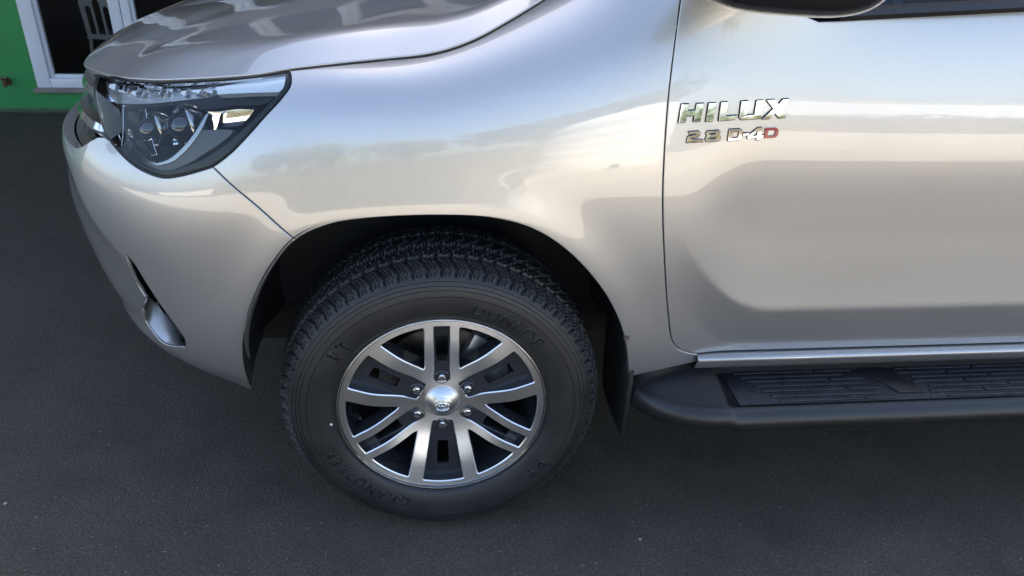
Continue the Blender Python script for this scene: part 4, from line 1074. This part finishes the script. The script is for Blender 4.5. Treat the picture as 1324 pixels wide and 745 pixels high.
    for i, j in bedge:
        FF.append((j, i, r1[i], r1[j])); mi.append(0); FF.append((r1[j], r1[i], r2[i], r2[j])); mi.append(1)
    me = bpy.data.meshes.new('wheel'); me.from_pydata(V, [], FF); me.materials.append(MAT['machined']); me.materials.append(MAT['wheel_dark'])
    me.polygons.foreach_set('material_index', mi); me.polygons.foreach_set('use_smooth', [True]*len(FF)); me.update(); me.set_sharp_from_angle(angle=math.radians(28))
    w = link('wheel', me, truck); w.location = (0, 0, WZ)
    # pocket floors behind the paired spokes
    for pk in pockets:
        c = pk.mean(0); big = np.array([(p-c)*1.06+c for p in pk])
        ax_ = math.atan2(c[1], c[0]); R_ = np.linalg.norm(c)
        hole = rot(rnd(np.array([(.118, -.013), (.118, .013), (.190, .015), (.190, -.015)]), .004), ax_)
        V_, F_ = extrude2d(dens(big), [hole], lambda x, z, d_: (x, .036-.010*min(1, math.hypot(x, z)/.22)+d_, z), .008)
        m = MB(); m.add(V_, F_); m.build('pocket_floor', MAT['wheel_dark'], w)
    v_, f_ = lathe([(.2470, .006), (.2465, .0005), (.2445, -.0012), (.2425, .0005), (.2415, .008), (.238, .03), (.226, .05), (.220, .08), (.215, .20), (.235, .25)], 120)
    meshobj('barrel', v_, f_, MAT['wheel_dark'], w, sharp=40)
    v_, f_ = lathe([(.2472, .004), (.2466, -.0004), (.2450, -.0014), (.2436, .0002), (.2428, .004)], 120); meshobj('rim_edge', v_, f_, MAT['machined'], w)
    # hub disc behind, wells and nuts
    v_, f_ = lathe([(.100, .05), (.092, .044), (.03, .044)], 60); meshobj('hub', v_, f_, MAT['wheel_dark'], w)
    for k in range(6):
        a = math.radians(90+60*k); cx2, cz2 = .06985*math.cos(a), .06985*math.sin(a)
        v_, f_ = lathe([(.0175, .046), (.0185, .032), (.0172, .0305), (.0155, .033), (.0145, .046)], 28, (cx2, 0, cz2)); meshobj('nut_well', v_, f_, MAT['wheel_dark'], w, sharp=40)
        V = []; F = []
        rings = [(.0105, .050), (.0105, .032), (.0095, .0285), (.0065, .0272)]
        for r_, y in rings:
            for q in range(6): aa = q*PI/3+k*.7; V.append((cx2+r_*math.cos(aa), y, cz2+r_*math.sin(aa)))
        for i in range(3):
            for q in range(6): F.append((i*6+q, i*6+(q+1) % 6, (i+1)*6+(q+1) % 6, (i+1)*6+q))
        F.append(tuple(18+q for q in range(6)))
        v_, f_ = lathe([(.0125, .046), (.0128, .0395), (.0108, .0385)], 20, (cx2, 0, cz2)); b = len(V); V += v_; F += [tuple(i+b for i in f) for f in f_]
        m = MB(); m.add(V, F); m.build('lug_nut', MAT['nut'], w, sharp=25, bevel=0)
    # centre cap with the three-ellipse emblem
    dome = lambda r: .010+.0185*(r/.0425)**2.4
    prof = [(.0435, .040), (.0435, .0305), (.0425, dome(.0425))]+[(r, dome(r)) for r in np.linspace(.040, .0225, 8)]+[(.0215, dome(.0215)-.0006), (.016, .0105), (.008, .0098), (.0003, .0095)]
    v_, f_ = lathe(prof, 72); meshobj('centre_cap', v_, f_, MAT['capmetal'], w, sharp=30)
    def ering(rx, rz, cx2, cz2, wd, nm='emblem'):
        pts_ = [(cx2+rx*math.cos(a), .0085+.4*((cx2+rx*math.cos(a))**2+(cz2+rz*math.sin(a))**2), cz2+rz*math.sin(a)) for a in np.linspace(0, 2*PI, 41)]
        return pts_, wd
    m = MB()
    for a_ in (ering(.0170, .0118, 0, 0, .0018), ering(.0055, .0108, 0, 0, .0015), ering(.0105, .0048, 0, .0062, .0015)):
        m.tube(a_[0], a_[1], 8, cap=False)
    m.build('emblem', MAT['chrome'], w)
    # valve stem
    m = MB(); m.tube([(-.205, .03, -.03), (-.195, .012, -.028)], [.005, .004], 8); m.build('valve', MAT['rubber'], w)
    # --- brake
    v_, f_ = lathe([(.08, .115), (.155, .115), (.158, .118), (.158, .138), (.155, .14), (.08, .14)], 72); meshobj('brake_disc', v_, f_, MAT['disc'], w, sharp=35)
    V = []; F = []
    for i, a in enumerate(np.radians(np.linspace(5, 62, 14))):
        for r_, y in ((.098, .088), (.135, .080), (.172, .088), (.176, .12), (.172, .16), (.10, .16)): V.append((r_*math.cos(a), y, r_*math.sin(a)))
    for i in range(13):
        for j in range(6): F.append((i*6+j, i*6+(j+1) % 6, (i+1)*6+(j+1) % 6, (i+1)*6+j))
    F += [tuple(range(6)), tuple(13*6+j for j in range(6))]
    m = MB(); m.add(V, F); m.build('brake_caliper', MAT['caliper'], w, bevel=.003)
    v_, f_ = lathe([(.226, .20), (.16, .17), (.05, .17)], 48); meshobj('backing_plate', v_, f_, MAT['under'], w)
    # --- tyre
    side = [(.2405, .016), (.2455, .007), (.2490, .0035), (.2530, .0030), (.2565, -.0035), (.2600, -.0060), (.2700, -.0105), (.2850, -.0140), (.3000, -.0155), (.3120, -.0150), (.3125, -.0135), (.3140, -.0135), (.3145, -.0150),
            (.3230, -.0140), (.3270, -.0130), (.3275, -.0110), (.3295, -.0105), (.3300, -.0120), (.3360, -.0098), (.3365, -.0076), (.3385, -.0070), (.3390, -.0085), (.3450, -.0055), (.3455, -.0030), (.3475, -.0022)]
    # tread half outline from the lug foot to the crown
    tr = spline([(.3480, -.0030), (.3560, .0030), (.3660, .0120), (.3745, .0240), (.3800, .0380), (.3840, .0600), (.3862, .0900), (.3870, .1250)], n=7)
    trm = np.array([(r, .25-y) for r, y in tr])[::-1][1:]
    half = np.vstack([tr, trm]); n_t = 864; pit = 72
    tn = np.gradient(half, axis=0); tn /= np.linalg.norm(tn, axis=1)[:, None]; nrm = np.stack([tn[:, 1], -tn[:, 0]], -1)  # outward
    for i in range(len(half)):
        if nrm[i]@(half[i]-np.array([.30, .125])) < 0: nrm[i] *= -1
    arcl = np.concatenate([[0], np.cumsum(np.linalg.norm(np.diff(half, axis=0), axis=1))]); tot = arcl[-1]
    ring_s = len(side); m_ = ring_s+len(half)
    V = np.zeros((n_t, m_+3, 3))
    inner = [(.33, .262), (.27, .262), (.24, .245)]
    r_prng = np.random.default_rng(3); jit = r_prng.uniform(-.06, .06, pit*2)
    for i in range(n_t):
        th = 2*PI*i/n_t; c, s_ = math.cos(th), math.sin(th)
        for j, (r, y) in enumerate(side): V[i, j] = (r*c, y, r*s_)
        for j in range(len(half)):
            r, y = half[j]; q = arcl[j]; qq = min(q, tot-q)                 # distance from the shoulder foot
            far = q > tot/2
            skew = .55*max(0, qq-.045)/.05 if qq < .095 else .9
            ph = (th/(2*PI)*pit+(.5 if far else 0)+.18*math.sin(qq*70)-skew*.8) % 1.0
            depth = 0.0
            if qq < .062:                                                     # shoulder lugs
                wg = .24 if qq > .030 else .17
                if ph < wg: depth = .0065*min(1, max(0, (qq-.004)/.012))
                elif (abs(ph-.55) < .045 or abs(ph-.80) < .04) and qq > .010: depth = .0026
            if .058 < qq < .0665: depth = .0075
            if qq >= .0665:                                                  # inner blocks, zigzag
                ph2 = (th/(2*PI)*pit*1.0+qq*26+(.3 if far else 0)) % 1.0
                if ph2 < .24: depth = .007
                if abs(ph2-.60) < .06: depth = max(depth, .003)
                zig = .006*(2*abs(((th/(2*PI)*pit) % 1.0)-.5))
                if abs(qq-.108-zig) < .006: depth = .0075
            p = half[j]-nrm[j]*depth; V[i, ring_s+j] = (p[0]*c, p[1], p[0]*s_)
        for j, (r, y) in enumerate(inner): V[i, m_+j] = (r*c, y, r*s_)
    mm = m_+3; idx = np.arange(n_t*mm).reshape(n_t, mm); nx_ = np.roll(idx, -1, 0)
    F = np.stack([idx[:, :-1], idx[:, 1:], nx_[:, 1:], nx_[:, :-1]], -1).reshape(-1, 4)
    # flatten slightly where it carries the truck
    Vv = V.reshape(-1, 3); lowz = np.clip((-Vv[:, 2]-.27)/.10, 0, 1); rad_ = np.hypot(Vv[:, 0], Vv[:, 2]); Vv[:, 1] -= np.where(Vv[:, 1] < .05, 1, 0)*.007*lowz**2*np.clip((rad_-.26)/.05, 0, 1)*np.clip((.386-rad_)/.03, 0, 1)
    Vv[:, 2] = np.maximum(Vv[:, 2], -WZ+.0005)
    t = meshobj('tyre', Vv, F, MAT['rubber'], w, sharp=32)
    # raised lettering
    sidef = natspline([.245, .2565, .26, .27, .285, .30, .312, .33], np.array([[.0035], [-.0035], [-.006], [-.0105], [-.014], [-.0155], [-.015], [-.0125]]))
    def lettering(txt, ang, r0, size, flip=False, spread=1.0):
        cu = bpy.data.curves.new('t', 'FONT'); cu.body = txt; cu.size = size; cu.align_x = 'CENTER'; cu.resolution_u = 3; cu.offset = size*.018; cu.space_character = spread; cu.fill_mode = 'FRONT'
        ob = bpy.data.objects.new('t', cu); COL.objects.link(ob); dg_ = bpy.context.evaluated_depsgraph_get(); dg_.update()
        me_ = bpy.data.meshes.new_from_object(ob.evaluated_get(dg_)); COL.objects.unlink(ob); bpy.data.objects.remove(ob)
        bm = bmesh.new(); bm.from_mesh(me_); bmesh.ops.triangulate(bm, faces=bm.faces)
        bmesh.ops.subdivide_edges(bm, edges=[e for e in bm.edges if e.calc_length() > size*.3], cuts=2)
        bmesh.ops.triangulate(bm, faces=bm.faces)
        ex = bmesh.ops.extrude_face_region(bm, geom=bm.faces[:]); top = {g for g in ex['geom'] if isinstance(g, bmesh.types.BMVert)}
        for v in bm.verts:
            lift = .0010 if v in top else -.0005
            r_ = r0+(v.co.y*1.0 if not flip else -v.co.y); a = ang-v.co.x/r0*(1 if not flip else -1)
            v.co = Vector((r_*math.cos(a), float(sidef(np.array([r_]))[0, 0])-lift, r_*math.sin(a)))
        bmesh.ops.recalc_face_normals(bm, faces=bm.faces)
        me2 = bpy.data.meshes.new('lettering'); bm.to_mesh(me2); bm.free(); me2.materials.append(MAT['letter']); link('lettering', me2, w)
    lettering('PT', math.radians(141), .276, .043, spread=1.3)
    lettering('DUNLOP', math.radians(58), .276, .038, spread=1.25)
    lettering('PT', math.radians(322), .276, .043, spread=1.3)
    lettering('GRANDTREK', math.radians(226), .274, .038, spread=1.2)
    # yellow/white balance dot
    a = math.radians(186); v_, f_ = lathe([(.0036, -.0002), (.003, -.0008), (.0002, -.0008)], 14); rr = .262
    meshobj('paint_dot', [(p[0]+rr*math.cos(a), p[1]+float(sidef(np.array([rr]))[0, 0]), p[2]+rr*math.sin(a)) for p in v_], f_, MAT['tread_white'], w)
    return w
wheel = wheel_assembly()
def copy_wheel(loc, flip):
    c = wheel.copy(); COL.objects.link(c); c.parent = truck; c.location = loc
    if flip: c.scale = (1, -1, 1)
    for chd in list(wheel.children):
        if chd.name.split('.')[0] in ('lettering', 'paint_dot'): continue
        d = chd.copy(); COL.objects.link(d); d.parent = c
copy_wheel((0, 2*YC, WZ), True); copy_wheel((3.085, 0, WZ), False); copy_wheel((3.085, 2*YC, WZ), True)
